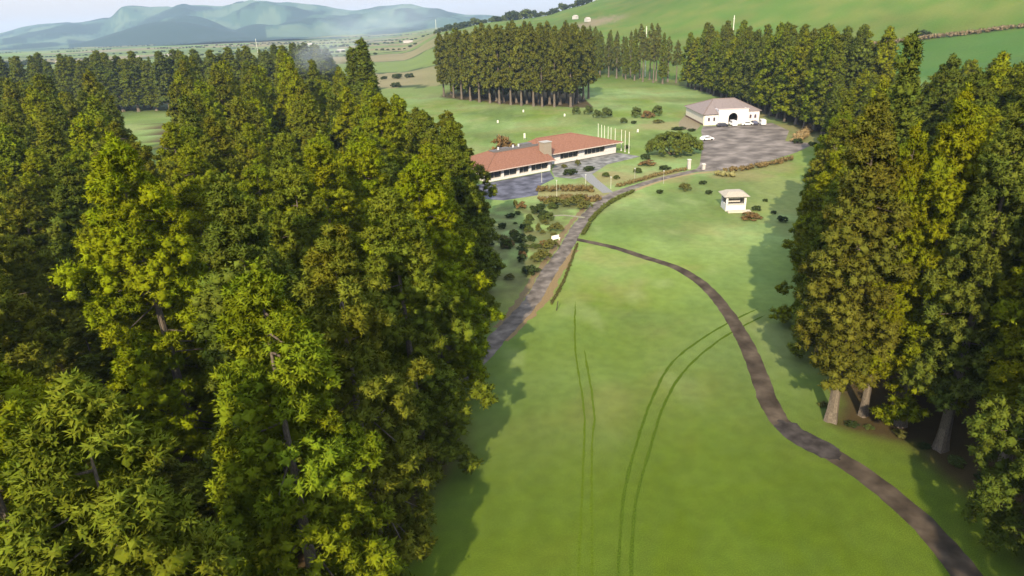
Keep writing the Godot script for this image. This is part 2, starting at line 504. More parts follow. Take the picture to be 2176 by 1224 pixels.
func plan_woods() -> void:
	rng.seed = 77
	# the left wood, in rows that run with the fairway
	for row in 22:
		var f := 9.0 + (5.4 if row % 2 else 0.0)
		var k := 0
		while f < 262.0:
			var step := 10.8 + f * 0.004
			var x := left_edge(f) - row * (10.2 + f * 0.002) + rng.randf_range(-1.8, 1.8) * (0.4 if row == 0 else 1.0)
			var ff := f + rng.randf_range(-2.0, 2.0)
			var h := 31.5 + 3.0 * noise_b.get_noise_2d(x * 1.5, ff * 1.5) + rng.randf_range(-2.6, 2.6)
			if row == 0: h = rng.randf_range(25.5, 29.5)
			if row == 0 and f > 74.0: h = rng.randf_range(24.5, 28.0)
			if row == 1: h -= 1.5
			if row == 1 and f > 74.0: h -= 2.5
			if f < 30.0 and row >= 1: h -= 4.5
			if row >= 2: h -= 4.5 * (smoothstep(58.0, 76.0, f) - smoothstep(120.0, 165.0, f))
			if f > 130.0: h -= 1.5
			var canyon := Geometry2D.get_closest_point_to_segment(Vector2(x, ff), Vector2(-42.0, 58.0), Vector2(-19.5, 26.5)).distance_to(Vector2(x, ff))
			if canyon < 4.8:
				h = rng.randf_range(13.0, 17.0)
			if x / ff < -0.485 and ff > 106.0 and x / ff > -0.575 or x / ff < -0.485 and ff > 205.0:
				f += step
				continue
			if x > -0.80 * ff - 16.0 and not (row > 3 and ff > 190.0 and ff < 250.0 and x < -120.0):
				var where := "%s along the %s row from the fairway, left wood" % [ordinal(k), ordinal(row)]
				plant(x, ff, h, pick_tone(x, ff), where, "conifers of the left wood")
				k += 1
			f += step
	# the tall dark one beside the smoke
	plant(-41.0, 209.0, 36.5, 4, "tallest, standing before the smoke behind the left wood", "conifers of the left wood", 1.55, true)
	plant(-46.0, 214.0, 34.0, 4, "just left of the tallest dark one before the smoke", "conifers of the left wood", 1.5, true)
	for i in 16:
		var q := lerpf(-0.86, -0.655, i / 15.0)
		var f := 232.0 + rng.randf_range(-14, 14) - (18.0 if i > 11 else 0.0)
		plant(q * f, f, rng.randf_range(26, 31), [4, 4, 7, 1][rng.randi() % 4], "%s from the left in the dark clump beyond the left wood" % ordinal(i), "dark conifers beyond the left wood", 1.6)  # the dark tones carry the shade on this clump as colour
	# far rows beyond the meadow on the left
	var kk := 0
	for row in 3:
		for i in 22:
			var x := -305.0 + i * 10.0 + rng.randf_range(-2, 2)
			var f := 395.0 - 0.18 * (x + 250.0) + row * 10.0 + rng.randf_range(-2, 2)
			plant(x, f, rng.randf_range(27, 33), [4, 7, 1][rng.randi() % 3], "%s from the left in %s row past the left meadow" % [ordinal(i), ordinal(row)], "conifers past the left meadow", 1.5)
	# the right wood
	rng.seed = 1234
	for row in 11:
		var f := 30.0 + (3.0 if row % 2 else 0.0)
		var k := 0
		while f < 214.0:
			var x := right_edge(f) + row * 8.2 + rng.randf_range(-1.3, 1.3) * (0.3 if row == 0 else 1.0)
			var ff := f + rng.randf_range(-1.3, 1.3)
			var h := 30.5 + rng.randf_range(-2.5, 2.0)
			if f > 122.0: h = rng.randf_range(17.0, 22.0) if row < 5 else rng.randf_range(20.0, 24.0)
			if row <= 1 and f > 62.0 and f < 122.0: h -= 7.0 - 3.0 * row
			if f < 50.0: h -= 3.0 + row * 0.6
			if x < 0.80 * ff + 16.0 and not (row == 0 and f > 43.0 and f < 64.0) and not (row > 5 and ff > 130.0):
				plant(x, ff, h, [0, 1, 3, 0, 7, 6, 2, 1, 4, 0][rng.randi() % 10], "%s along the %s row from the path, right wood" % [ordinal(k), ordinal(row)], "conifers of the right wood", 0.9 if row == 0 else 1.0)
				k += 1
			f += 8.2
	plant(32.6, 57.8, 33.0, 2, "on the near left corner of the right wood, pale flared trunk", "conifers of the right wood", 1.0)
	plant(36.2, 58.4, 30.5, 0, "slim, with trunk hard by the flared corner tree, right wood", "conifers of the right wood", 0.7)
	plant(39.0, 56.4, 33.5, 3, "with bare pale lower trunk, third from the right wood's near corner", "conifers of the right wood", 0.85)
	plant(40.5, 52.2, 33.0, 7, "with flared grey trunk, shaded, beside the path's bend", "conifers of the right wood", 0.9)
	plant(42.0, 46.5, 30.5, 1, "leafy to the ground, just beyond the shaded grey trunk, right wood", "conifers of the right wood", 0.95)
	plant(47.5, 51.5, 31.5, 4, "dark, behind the shaded grey trunk, right wood", "conifers of the right wood", 1.0)
	plant(51.0, 86.0, 36.5, 4, "slim and pointed, highest against the far pasture", "conifers of the right wood", 1.0, true)
	# unseen neighbours behind the camera on the right; they shade the path's near end
	for s in [[24.0, -8.0], [30.0, -3.0], [36.0, 4.0], [42.0, 12.0], [31.0, -14.0], [38.0, -7.0], [46.0, 2.0], [50.0, 14.0], [48.0, 22.0], [27.0, -20.0]]:
		plant(s[0], s[1], 33.0, 1, "", "", 1.1)
		plan[-1].spare = true
	# the grove behind the clubhouse
	rng.seed = 4321
	var front := [[-34.0, 397.0], [-18.0, 366.0], [-2.6, 346.0], [13.5, 331.0], [31.0, 323.0]]
	for row in 5:
		for i in 13:
			var s := i / 12.0 * 4.0
			var a: int = mini(int(s), 3)
			var x := lerpf(front[a][0], front[a + 1][0], s - a) + row * 3.2 + rng.randf_range(-1, 1)
			var f := lerpf(front[a][1], front[a + 1][1], s - a) + row * 8.0 + rng.randf_range(-1, 1)
			plant(x, f, 36.0 + rng.randf_range(-4.0, 2.5) + (1.5 if row > 1 and i < 8 else 0.0) - (3.0 if i < 2 else 0.0), [1, 1, 0, 5, 6][rng.randi() % 5], "%s from the left in the %s row of the clubhouse grove" % [ordinal(i), ordinal(row)], "conifers of the grove behind the clubhouse", 1.0)
	# the belt behind the arched building
	for row in 3:
		var f := 222.0
		var k := 0
		while f < 530.0:
			var x := right_edge(f) + row * 8.5 + rng.randf_range(-1.2, 1.2)
			if row < 3 and (row < 2 or f < 395.0):
				var h := 31.0 + rng.randf_range(-5.0, 4.0)
				if f > 395.0: h = rng.randf_range(22.0, 34.0)
				if absf(f - 402.0) > 7.0:
					plant(x, f, h, [1, 0, 5, 7, 6][rng.randi() % 5], "%s along the %s row behind the white arched building" % [ordinal(k), ordinal(row)], "conifers of the belt behind the arched building", 1.1 if f < 395.0 else 0.9, f > 250.0 and rng.randf() < 0.25)
					k += 1
			f += 7.6 if f < 395.0 else 8.4

# how much of each tree shows, nearer ones hiding farther ones
func measure_view() -> void:
	plan.sort_custom(func(a, b): return a.far < b.far)
	var cover := PackedByteArray()
	cover.resize(256 * 144)
	var inv := cam.transform.affine_inverse()
	var ty := tan(deg_to_rad(cam.fov) * 0.5)
	for p in plan:
		if not p.seen:
			continue
		for k in 14:
			var y: float = p.h * (k + 0.5) / 14.0
			var q: Vector3 = inv * Vector3(p.x, land(p.x, p.f) + y, -p.f)
			if q.z > -5.0:
				continue
			var r: float = 4.8 * p.w * pow(1.0 - pow(y / p.h, 2.0), 0.7) if y > 3.0 else 0.8
			var px := (q.x / -q.z / ty / 16.0 * 9.0 * 0.5 + 0.5) * 256.0
			var py := (0.5 - q.y / -q.z / ty * 0.5) * 144.0
			var rx := r / -q.z / ty / 16.0 * 9.0 * 128.0
			var ry := maxf(p.h / 28.0 / -q.z / ty * 72.0, 0.5)
			for j in range(maxi(int(py - ry), 0), mini(int(py + ry) + 1, 144)):
				for i in range(maxi(int(px - rx), 0), mini(int(px + rx) + 1, 256)):
					if cover[j * 256 + i] == 0:
						cover[j * 256 + i] = 1
						p.size += 1.0

func grow_woods() -> void:
	tones = [lin(0.117, 0.133, 0.007), lin(0.089, 0.108, 0.011), lin(0.097, 0.107, 0.012), lin(0.125, 0.154, 0.006), lin(0.070, 0.091, 0.013), lin(0.087, 0.098, 0.013), lin(0.099, 0.127, 0.008), lin(0.077, 0.096, 0.015)]
	for k in 8:
		near_trees.append(conifer_meshes(100 + k, tones[k], [7.0, 6.4, 6.3, 7.1, 6.4, 6.2, 6.9, 6.4][k], [2.5, 2.2, 3.0, 2.7, 2.0, 2.4, 2.6, 2.2][k], 74, 22, 50, 0.27, 3.0, 0.26, 1.12))
		mid_trees.append(conifer_meshes(200 + k, tones[k], [5.5, 5.1, 4.9, 5.6, 5.1, 4.9, 5.5, 5.1][k], [2.2, 1.7, 2.5, 2.4, 1.3, 1.9, 2.2, 1.6][k], 68, 10, 28, 0.5, 5.0, 0.22, 1.25))
	for k in 3:
		bare_trees.append(conifer_meshes(150 + k, [lin(0.086, 0.088, 0.013), tones[0], tones[7]][k], [5.0, 4.4, 5.0][k], [1.9, 2.2, 2.0][k], 66, 20, 56, 0.26, 6.6, 0.16, 1.15))
	var conic := conifer_meshes(300, tones[4], 4.4, 0.85, 90, 8, 18, 0.45, 5.0, 0.25)
	var conic_b := conifer_meshes(301, tones[1], 4.2, 0.95, 90, 8, 18, 0.45, 5.0, 0.25)
	var tall: Array = []
	var thin: Array = []
	for k in 4:
		tall.append(conifer_meshes(320 + k, lin(0.098, 0.108, 0.016) * [1.0, 1.15, 0.85, 1.0][k], 4.9, [2.4, 2.0, 2.8, 1.8][k], 62, 10, 26, 0.52, 7.8, 0.14, 1.15))
		thin.append(conifer_meshes(340 + k, lin(0.092, 0.100, 0.018) * [1.0, 1.1, 0.85, 1.0][k], 4.2, [1.4, 2.2, 1.2, 1.8][k], 46, 8, 16, 0.45, [8.0, 12.0, 9.0, 14.0][k], 0.1))
	for p in plan:
		var at := Vector3(p.x, land(p.x, p.f), -p.f)
		p.far = at.distance_to(CAM)
		p.seen = not p.spare and (in_view(at + Vector3(0, p.h, 0)) or in_view(at + Vector3(0, p.h * 0.6, 0)) or in_view(at + Vector3(0, 3, 0)))
		p.size = 0.0
	measure_view()
	plan.sort_custom(func(a, b): return a.size > b.size)
	var rest: Array = []
	var count := 0
	var used := {}
	for p in plan:
		if not p.seen or count >= 298 or p.size < 1.0:
			rest.append(p)
			continue
		count += 1
		var set_: Array = near_trees[p.tone] if p.far < 135.0 else mid_trees[p.tone]
		if p.where.contains("trunk"):
			set_ = bare_trees[0 if p.tone == 2 else (1 if p.tone < 4 else 2)]
		if p.group.contains("grove"):
			set_ = tall[count % 4]
		if p.group.contains("belt") and p.f > 396.0:
			set_ = thin[count % 4]
		if p.conic:
			set_ = conic if p.tone == 4 else conic_b
		var o := thing("conifer_tree", Vector3(p.x, land(p.x, p.f), -p.f), p.turn, "%s conifer, %s" % [tone_words[p.tone], p.where], "tree", p.group)
		obj("trunk", set_[1], bark_mat, o)
		obj("crown", set_[0], foliage, o)
		var s: float = p.h / 32.0
		o.scale = Vector3(s * p.w * lerpf(1.0, 1.0 / s, 0.5), s, s * p.w * lerpf(1.0, 1.0 / s, 0.5))
	# what is left reads as one wood
	var cm := conifer_meshes(400, lin(0.07, 0.08, 0.013), 4.9, 1.7, 76, 8, 6, 0.5, 4.0)
	var mm := MultiMesh.new()
	mm.transform_format = MultiMesh.TRANSFORM_3D
	mm.use_colors = true
	mm.mesh = cm[0]
	mm.instance_count = rest.size()
	for k in rest.size():
		var p = rest[k]
		var s: float = p.h / 32.0
		mm.set_instance_transform(k, Transform3D(Basis(Vector3.UP, p.turn).scaled(Vector3(s * 1.05, s, s * 1.05)), Vector3(p.x, land(p.x, p.f), -p.f)))
		var tc: Color = tones[p.tone]
		mm.set_instance_color(k, Color(tc.r / 0.07, tc.g / 0.08, tc.b / 0.013))
	var mi := MultiMeshInstance3D.new()
	mi.name = "woodland"
	mi.multimesh = mm
	mi.material_override = foliage
	add_child(mi)
	tag(mi, "further conifers filling the depth of the woods behind the front trees", "woodland", "", "stuff")
	print("trees ", count, " rest ", rest.size())

# ------------------------------------------------------------------ strips and sheets laid on the ground
func smooth_line(pts: Array, step := 1.0) -> PackedVector2Array:
	var cv := Curve2D.new()
	for i in pts.size():
		var a := Vector2(pts[maxi(i - 1, 0)][0], pts[maxi(i - 1, 0)][1])
		var b := Vector2(pts[mini(i + 1, pts.size() - 1)][0], pts[mini(i + 1, pts.size() - 1)][1])
		var t := (b - a) / 6.0
		cv.add_point(Vector2(pts[i][0], pts[i][1]), -t, t)
	cv.bake_interval = step
	return cv.get_baked_points()

func strip(pts: Array, width, y: float, wobble := 0.0, step := 1.0, taper := false) -> Build:
	var line := smooth_line(pts, step)
	var b := Build.new()
	var ends := minf(1.2 + line.size() * 0.02, 3.5) if taper else 0.0
	var l := PackedVector3Array()
	var r := PackedVector3Array()
	for i in line.size():
		var d := (line[mini(i + 1, line.size() - 1)] - line[maxi(i - 1, 0)]).normalized()
		var s := Vector2(-d.y, d.x)
		var w: float = width if not width is Array else lerpf(width[0], width[1], i / (line.size() - 1.0))
		if taper:
			w *= smoothstep(-0.3, ends, minf(i, line.size() - 1 - i) * step + 0.25 * sin(i * 1.7))
		var wa := w * 0.5 + wobble * noise_c.get_noise_2d(line[i].x * 3.0, line[i].y * 3.0)
		var wb := w * 0.5 + wobble * noise_c.get_noise_2d(line[i].x * 3.0 + 50.0, line[i].y * 3.0)
		var p := line[i] + s * wa
		var q := line[i] - s * wb
		l.append(Vector3(p.x, y, -p.y))
		r.append(Vector3(q.x, y, -q.y))
	for i in line.size() - 1:
		b.quad(l[i], r[i], r[i + 1], l[i + 1], Vector3.UP)
	return b

func sheet(pts: Array, y: float) -> Build:
	var poly := PackedVector2Array()
	for p in pts:
		poly.append(Vector2(p[0], p[1]))
	var b := Build.new()
	var t := Geometry2D.triangulate_polygon(poly)
	for k in range(0, t.size(), 3):
		b.flat(Vector3(poly[t[k]].x, y, -poly[t[k]].y), Vector3(poly[t[k + 1]].x, y, -poly[t[k + 1]].y), Vector3(poly[t[k + 2]].x, y, -poly[t[k + 2]].y), Vector3.UP)
	return b

func make_ways() -> void:
	var asphalt := worn(0.215, 0.182, 0.155, 0.06)
	var path := worn(0.108, 0.083, 0.060, 0.05)
	struct("road", strip([[-34, 22], [-24, 40], [-14, 58], [-5.6, 72.5], [-2.1, 80.7], [2.9, 92.3], [6.2, 104], [10.1, 115.8], [14.3, 130.3], [19.6, 144.1], [24.8, 153.9], [30.4, 160], [39.4, 168.2], [48.2, 174.2], [58, 181]], 2.6, 0.030, 0.25), asphalt)
	struct("cart_path", strip([[12.3, 121.9], [18.9, 116], [23.7, 109.6], [28, 103.6], [30.3, 94.9], [30.5, 84.3], [29.7, 74.3], [28.6, 67.2], [27.5, 61.2], [27.5, 56.7], [29.3, 53.4], [31.4, 49.2], [32.7, 44.7], [33.2, 41.1], [33.2, 37], [32.5, 30], [31, 20]], [1.5, 2.5], 0.022, 0.18), path)
	struct("path_patch", strip([[27.4, 58.3], [27.9, 55.6], [29.0, 53.9], [30.4, 51.2]], 2.7, 0.030, 0.3, 0.3, true), worn(0.080, 0.068, 0.062, 0.08))
	struct("car_park", sheet([[50, 174.5], [54, 183], [61.5, 207], [66, 222], [70.5, 240], [74, 249.5], [82, 247.5], [100, 250.5], [99, 232], [90, 213], [97, 207], [86, 194.5], [72, 182.5], [58, 175]], 0.024), worn(0.25, 0.212, 0.185, 0.022))
	struct("forecourt", sheet([[-9, 170.0], [12.0, 183.5], [12.6, 174.0], [8.2, 166.5], [7.2, 157], [-1, 153.5], [-9, 157]], 0.026), worn(0.15, 0.15, 0.185, 0.04))
	struct("terrace", sheet([[12.6, 184.5], [14.5, 193], [34.5, 206], [40.5, 198.5], [29, 189], [22.5, 176], [17.8, 172.5], [12.8, 176]], 0.028), worn(0.27, 0.26, 0.24, 0.05))
	struct("paved_walk", strip([[21.5, 178], [22.3, 170], [23.2, 164], [24.3, 156.5]], [3.2, 2.6], 0.034, 0.1), mat(0.24, 0.235, 0.225, 0.9, 0.2))
	struct("garden_walk", strip([[7, 154.6], [14, 154], [22.6, 153.2]], 1.6, 0.032, 0.1), mat(0.24, 0.18, 0.13, 0.9, 0.2))
	struct("garden_walk", strip([[6.5, 137.5], [11.5, 138.5], [16.2, 136.0]], 0.9, 0.032, 0.1), mat(0.27, 0.25, 0.17, 0.9, 0.2))
	struct("dirt_yard", sheet([[69, 241], [73.5, 251], [78, 282], [76.5, 283], [68, 262], [64, 246]], 0.020), mat(0.23, 0.19, 0.12, 0.95, 0.1))
	# tyre marks pressed into the fairway
	var mark := mat(0.066, 0.106, 0.009, 1.0, 0.3)
	var faint := mat(0.088, 0.132, 0.010, 1.0, 0.3)
	for s in MARKS:
		struct("tyre_track", strip(s[0], s[1] * 0.72, 0.012, 0.10, 0.5, true), mark if s[2] else faint)
	# low banks and edgings of dry ground along the road
	struct("road_verge", strip([[-1.6, 79.5], [4.6, 92.0], [8.0, 104], [11.9, 115.3]], 1.5, 0.020, 0.6), mat(0.24, 0.17, 0.085, 1.0, 0.3))
	struct("road_verge", strip([[-2.4, 83.5], [1.0, 92.6], [4.4, 104.5], [8.1, 116], [12.2, 130.5], [17.6, 144.8]], 1.1, 0.019, 0.5), mat(0.20, 0.15, 0.08, 1.0, 0.3))
	struct("road_verge", strip([[26, 151.5], [31.2, 157.8], [39.6, 166.2], [47.6, 171.8], [55, 174]], 1.2, 0.020, 0.5), mat(0.31, 0.24, 0.12, 1.0, 0.3))

var MARKS: Array = []

# ------------------------------------------------------------------ hedges, shrubs
var bushes: Array = []

func shrub(x: float, f: float, r: float, h: float, kind: int, label: String, group: String, category := "shrub", called := "round_shrub") -> void:
	var o := obj(called, bushes[kind], foliage)
	o.position = Vector3(x, land(x, f), -f)
	o.rotation.y = fmod(x * 3.7 + f * 1.3, TAU)
	o.scale = Vector3(r, h / 1.6, r)
	tag(o, label, category, group)

func hedge(called: String, pts: Array, width: float, height: float, col: Color, label: String, group := "", leaf := 0.22, sd := 5) -> void:
	rng.seed = sd
	var b := Build.new()
	var line := smooth_line(pts, maxf(width * 0.45, 0.4))
	for p in line:
		var base := land(p.x, p.y)
		for k in 3:
			lobe(b, Vector3(p.x + rng.randf_range(-0.42, 0.42) * width, base + height * rng.randf_range(0.25, 0.85), -p.y + rng.randf_range(-0.42, 0.42) * width), maxf(width, height) * rng.randf_range(0.24, 0.6), 16, leaf, col * rng.randf_range(0.85, 1.15))
	tag(obj(called, b, foliage), label, "hedge", group)

func make_garden() -> void:
	bushes = [
		bush_mesh(500, lin(0.066, 0.085, 0.022), 26, 6, 8, 0.16),
		bush_mesh(501, lin(0.095, 0.100, 0.028), 24, 6, 8, 0.16, 0.2),
		bush_mesh(502, lin(0.155, 0.100, 0.040), 20, 5, 9, 0.2, 0.35),
		bush_mesh(503, lin(0.034, 0.048, 0.016), 22, 6, 8, 0.16, 0.25),
		bush_mesh(504, lin(0.075, 0.090, 0.016), 46, 7, 9, 0.11, 0.3),
	]
	var gs := "round shrubs on the practice green"
	var spots := [[31.7, 296.8, 2.0, 4.2, "leftmost"], [36.7, 295.1, 2.2, 4.6, "second from the left"], [38.9, 284.0, 1.9, 4.0, "third from the left"], [42.6, 282.8, 2.7, 5.0, "largest, fourth from the left"]]
	for s in spots:
		shrub(s[0], s[1], s[2], s[3], 0, "clipped round shrub on the green, %s of four" % s[4], gs)
	shrub(54.6, 279.0, 2.4, 5.2, 0, "dark oval shrub left of the brownish bush before the arched building", gs)
	shrub(64.0, 281.8, 2.3, 5.2, 0, "dark oval shrub nearest the arched building's left end", gs)
	shrub(59.0, 278.0, 3.0, 3.2, 2, "brownish sparse bush between two dark oval shrubs", "", "bush", "loose_bush")
	shrub(46.9, 265.3, 1.6, 2.6, 0, "small low shrub on the bank below the four round ones", gs)
	shrub(50.5, 263.0, 1.2, 1.6, 3, "tiny dark shrub at the foot of the two oval shrubs", "")
	shrub(60.0, 262.0, 2.3, 1.6, 1, "low spreading shrub on the bank left of the arched building", "")
	shrub(63.5, 244.0, 2.6, 1.5, 3, "dark low shrub beside the dirt yard of the arched building", "")
	shrub(67.0, 240.0, 1.6, 1.2, 3, "small dark shrub at the car park's back left corner", "")
	# the broad clump beside the car park
	rng.seed = 9
	var o := thing("spreading_tree", Vector3(50.5, 0, -199), 0, "broad low spreading dark green tree between clubhouse and car park", "tree")
	var t := Build.new()
	for k in 6:
		var a := TAU * k / 6.0
		t.tube(Vector3(cos(a) * 0.7, 0, sin(a) * 0.7), Vector3(cos(a) * 5.0, 4.0, sin(a) * 3.2), 0.22, 0.1, 5, lin(0.12, 0.09, 0.06))
	obj("trunk", t, painted, o)
	var cb := Build.new()
	for k in 84:
		var d := dir()
		d.y = absf(d.y)
		clump(cb, Vector3(d.x * 7.2, 1.7 + d.y * 3.7 + rng.randf_range(-0.4, 0.4), d.z * 5.4), rng.randf_range(1.3, 2.1), 8, 24, 0.34, lin(0.078, 0.098, 0.018), d)
	obj("crown", cb, foliage, o)
	shrub(39.7, 185.2, 2.3, 1.8, 2, "orange-brown bush left below the spreading tree", "", "bush", "loose_bush")
	shrub(41.0, 194.0, 1.5, 2.2, 3, "dark rounded bush at the spreading tree's left edge", "")
	shrub(35.4, 176.8, 1.3, 1.6, 0, "small round shrub on the bank below the orange-brown bush", "")
	shrub(43.2, 178.9, 1.7, 1.5, 3, "dark shrub below the spreading tree, left of the gateposts", "")
	shrub(28.7, 170.7, 1.0, 1.2, 0, "small shrub on the bank above the road, right one of a pair", "")
	shrub(26.3, 173.8, 1.1, 1.4, 0, "small shrub on the bank above the road, left one of a pair", "")
	shrub(22.8, 182.0, 1.7, 1.7, 3, "dark shrub beside the terrace steps' upper end", "")
	shrub(17.2, 177.5, 2.0, 2.4, 3, "dark spiky-looking shrub on the terrace lawn before the left wing", "")
	shrub(20.5, 189.6, 1.0, 1.9, 1, "pale shrub against the clubhouse's right wing", "")
	shrub(16.3, 187.0, 1.1, 1.2, 1, "low pale plant by the clubhouse entrance", "")
	shrub(38.6, 211.5, 1.0, 1.7, 3, "small dark shrub on the lawn right of the flagpoles", "")
	shrub(14.5, 222.0, 1.3, 3.4, 3, "dark pointed bush rising behind the clubhouse roof", "")
	shrub(-1.0, 207.0, 4.2, 7.6, 2, "tall brownish bush behind the left end of the clubhouse", "", "bush", "loose_bush")
	# hedges
	var brown := lin(0.115, 0.085, 0.035)
	hedge("garden_hedge", [[7.8, 160.5], [14.5, 160.3], [21.0, 158.6]], 1.8, 1.3, brown, "upper brownish garden hedge between forecourt and paved walk", "garden hedges", 0.25, 5)
	hedge("garden_hedge", [[7.9, 150.6], [14.5, 151.0], [20.6, 149.4]], 1.9, 1.2, brown, "lower brownish garden hedge, just above the large round bushes", "garden hedges", 0.25, 6)
	hedge("roadside_hedge", [[16.9, 132.5], [21.0, 142.2], [25.3, 149.4], [30.4, 155.9]], 0.9, 0.7, lin(0.075, 0.088, 0.022), "long dark clipped hedge on the fairway side of the road", "roadside hedges", 0.16, 7)
	hedge("roadside_hedge", [[14.4, 123.8], [16.5, 130.6]], 0.7, 0.6, lin(0.075, 0.085, 0.022), "short dark hedge beside the road above the path junction", "roadside hedges", 0.16, 8)
	hedge("roadside_hedge", [[5.8, 91.0], [8.0, 98], [10.4, 108], [12.7, 118.4]], 0.4, 0.35, lin(0.09, 0.085, 0.03), "thin dark hedge beside the road below the path junction", "roadside hedges", 0.14, 9)
	hedge("bank_hedge", [[27.5, 161.8], [32.3, 165.5], [39.0, 171.4], [45.4, 175.6], [49, 177.4]], 1.0, 0.8, lin(0.155, 0.12, 0.05), "tan hedge on the bank above the road by the lamps", "", 0.2, 10)
	hedge("bank_hedge", [[57.5, 172.6], [63.3, 174.1], [72.4, 178.5], [80, 184]], 1.5, 1.3, lin(0.145, 0.105, 0.045), "long tan-brown hedge along the near edge of the car park", "", 0.25, 11)
	hedge("flowering_hedge", [[54.4, 169.4], [56.2, 168.2], [58.6, 167.6]], 1.8, 1.2, lin(0.20, 0.185, 0.075), "pale yellow bushy hedge below the car park, above the kiosk", "", 0.2, 12)
	hedge("pasture_hedge", [[180, 498], [210, 488], [254, 474], [281, 466], [305, 455], [332, 446], [362, 434], [420, 410]], 3.0, 2.6, lin(0.17, 0.13, 0.075), "brown straggling hedge crossing the green hillside", "", 0.7, 13)
	shrub(284.0, 470.0, 4.6, 6.5, 3, "round dark bush standing on the hillside hedge", "", "bush", "loose_bush")
	hedge("rough_bank", [[93, 211], [99, 221], [104.5, 229], [110, 236]], 3.0, 1.5, lin(0.21, 0.15, 0.07), "ragged tan bank of dry growth at the car park's right", "", 0.4, 14)
	shrub(92.0, 208.5, 1.6, 2.0, 3, "dark shrub at the near end of the ragged tan bank", "")
	shrub(94.5, 203.0, 1.4, 1.8, 3, "dark shrub below the ragged tan bank, by the wood", "")
	# big clipped bushes of the garden slope
	var gb := "large clipped bushes on the garden slope"
	var big := [[10.6, 146.2, 2.6, 2.5, 1, "large dome bush below the lower garden hedge, leftmost"], [14.8, 146.2, 2.4, 2.4, 1, "large dome bush below the lower garden hedge, middle"], [17.0, 143.0, 2.0, 2.2, 1, "large dome bush below the lower garden hedge, nearest the road"], [16.6, 149.6, 1.6, 1.9, 1, "olive dome bush at the lower hedge's right end"], [9.4, 127.4, 1.7, 1.9, 1, "olive clipped bush halfway down the garden slope"], [7.6, 116.5, 1.6, 2.1, 1, "clipped bush leaning over the road, upper of two"], [5.4, 110.4, 1.9, 2.2, 1, "broad clipped bush beside the road, lower of two"], [3.4, 104.0, 1.5, 1.7, 3, "dark bush beside the road where it enters the trees"]]
	for s in big:
		shrub(s[0], s[1], s[2], s[3], s[4], s[5], gb)
	shrub(8.7, 123.6, 0.9, 1.0, 1, "pale small bush under the olive clipped bush on the slope", "")
	var dark := [[5.3, 145.0], [4.3, 135.2], [3.2, 130.2], [5.8, 126.7], [4.2, 121.5], [2.4, 117.4], [2.0, 110.2], [0.9, 125.8], [6.4, 141.0], [7.2, 134.8], [0.4, 139.0], [1.6, 146.5], [-1.5, 131.0], [-0.6, 118.0]]
	for k in dark.size():
		shrub(dark[k][0], dark[k][1], 0.6 + 0.8 * fmod(k * 0.37, 1.0), 1.0 + 1.5 * fmod(k * 0.61, 1.0), [3, 0, 3, 1][k % 4], "small dark shrub in the shaded garden, %s nearest the clubhouse" % ordinal(k), "small dark shrubs in the shaded garden")
	var ferns := [[34.2, 56.6, 0.7], [35.6, 56.0, 0.55], [38.0, 54.6, 0.8], [39.2, 52.6, 0.6], [40.6, 50.0, 0.9], [33.0, 60.5, 0.6], [41.5, 47.5, 0.8]]
	for k in ferns.size():
		shrub(ferns[k][0], ferns[k][1], ferns[k][2], ferns[k][2] * 0.9, [3, 0, 1][k % 3], "low undergrowth tuft among the bare trunks of the right wood, %s from the left" % ordinal(k), "undergrowth tufts at the right wood's edge", "undergrowth", "undergrowth_tuft")
	rng.seed = 66
	var n := 0
	while n < 34:
		var f := rng.randf_range(96.0, 148.0)
		var right := lerpf(2.5, 17.0, (f - 96.0) / 52.0)
		var x := rng.randf_range(right - 15.0, right - 1.2)
		if x < left_edge(f) + 3.0:
			continue
		var r := rng.randf_range(0.45, 1.35)
		shrub(x, f, r, r * rng.randf_range(0.8, 1.8), [3, 0, 3, 1, 2, 0][n % 6], "mixed low garden shrub between road and left wood, %s planted from the hedge" % ordinal(n), "mixed shrubs of the garden slope")
		n += 1
	# shrubs round the kiosk
	var ks := [[52.9, 135.9, 1.0, 1.3, "dark round shrub right of the kiosk"], [57.3, 142.6, 0.6, 0.8, "tiny shrub in the shade behind the kiosk's right"], [55.0, 127.0, 1.1, 1.6, "dark shrub below right of the kiosk, by the wood"], [55.5, 133.0, 0.6, 0.8, "tiny shrub between the kiosk and the right wood"], [47.2, 151.3, 0.9, 1.2, "small round shrub on the lawn behind the kiosk's left"], [42.6, 155.6, 1.7, 2.0, "broad olive shrub on the lawn edge below the road"], [48.6, 160.8, 1.0, 1.3, "small dark shrub below the tan bank near the gateposts"], [36.2, 153.8, 0.9, 1.2, "small shrub on the lawn edge near the long hedge"]]
	for s in ks:
		shrub(s[0], s[1], s[2], s[3], 3 if s[2] < 1.5 else 1, s[4], "")
	shrub(49.7, 130.5, 2.2, 1.3, 2, "brown heathery bush at the kiosk's foot", "", "bush", "loose_bush")

# ------------------------------------------------------------------ buildings
func glassy() -> StandardMaterial3D:
	return mat(0.03, 0.035, 0.04, 0.12, 0.0)

# the panes of a strip window and the mullions between them
func glaze(win: Node3D, a: float, e: float, y: float, h: float, z: float, bays: int, m: Material) -> void:
	for i in bays:
		var p := Build.new()
		p.box(Vector3(lerpf(a, e, (i + 0.5) / bays), y, z), Vector3((e - a) / bays - 0.09, h, 0.05))
		obj("pane", p, glassy(), win)
	for i in range(1, bays):
		var b := Build.new()
		b.box(Vector3(lerpf(a, e, float(i) / bays), y, z + 0.03), Vector3(0.09, h, 0.12))
		obj("mullion", b, m, win)

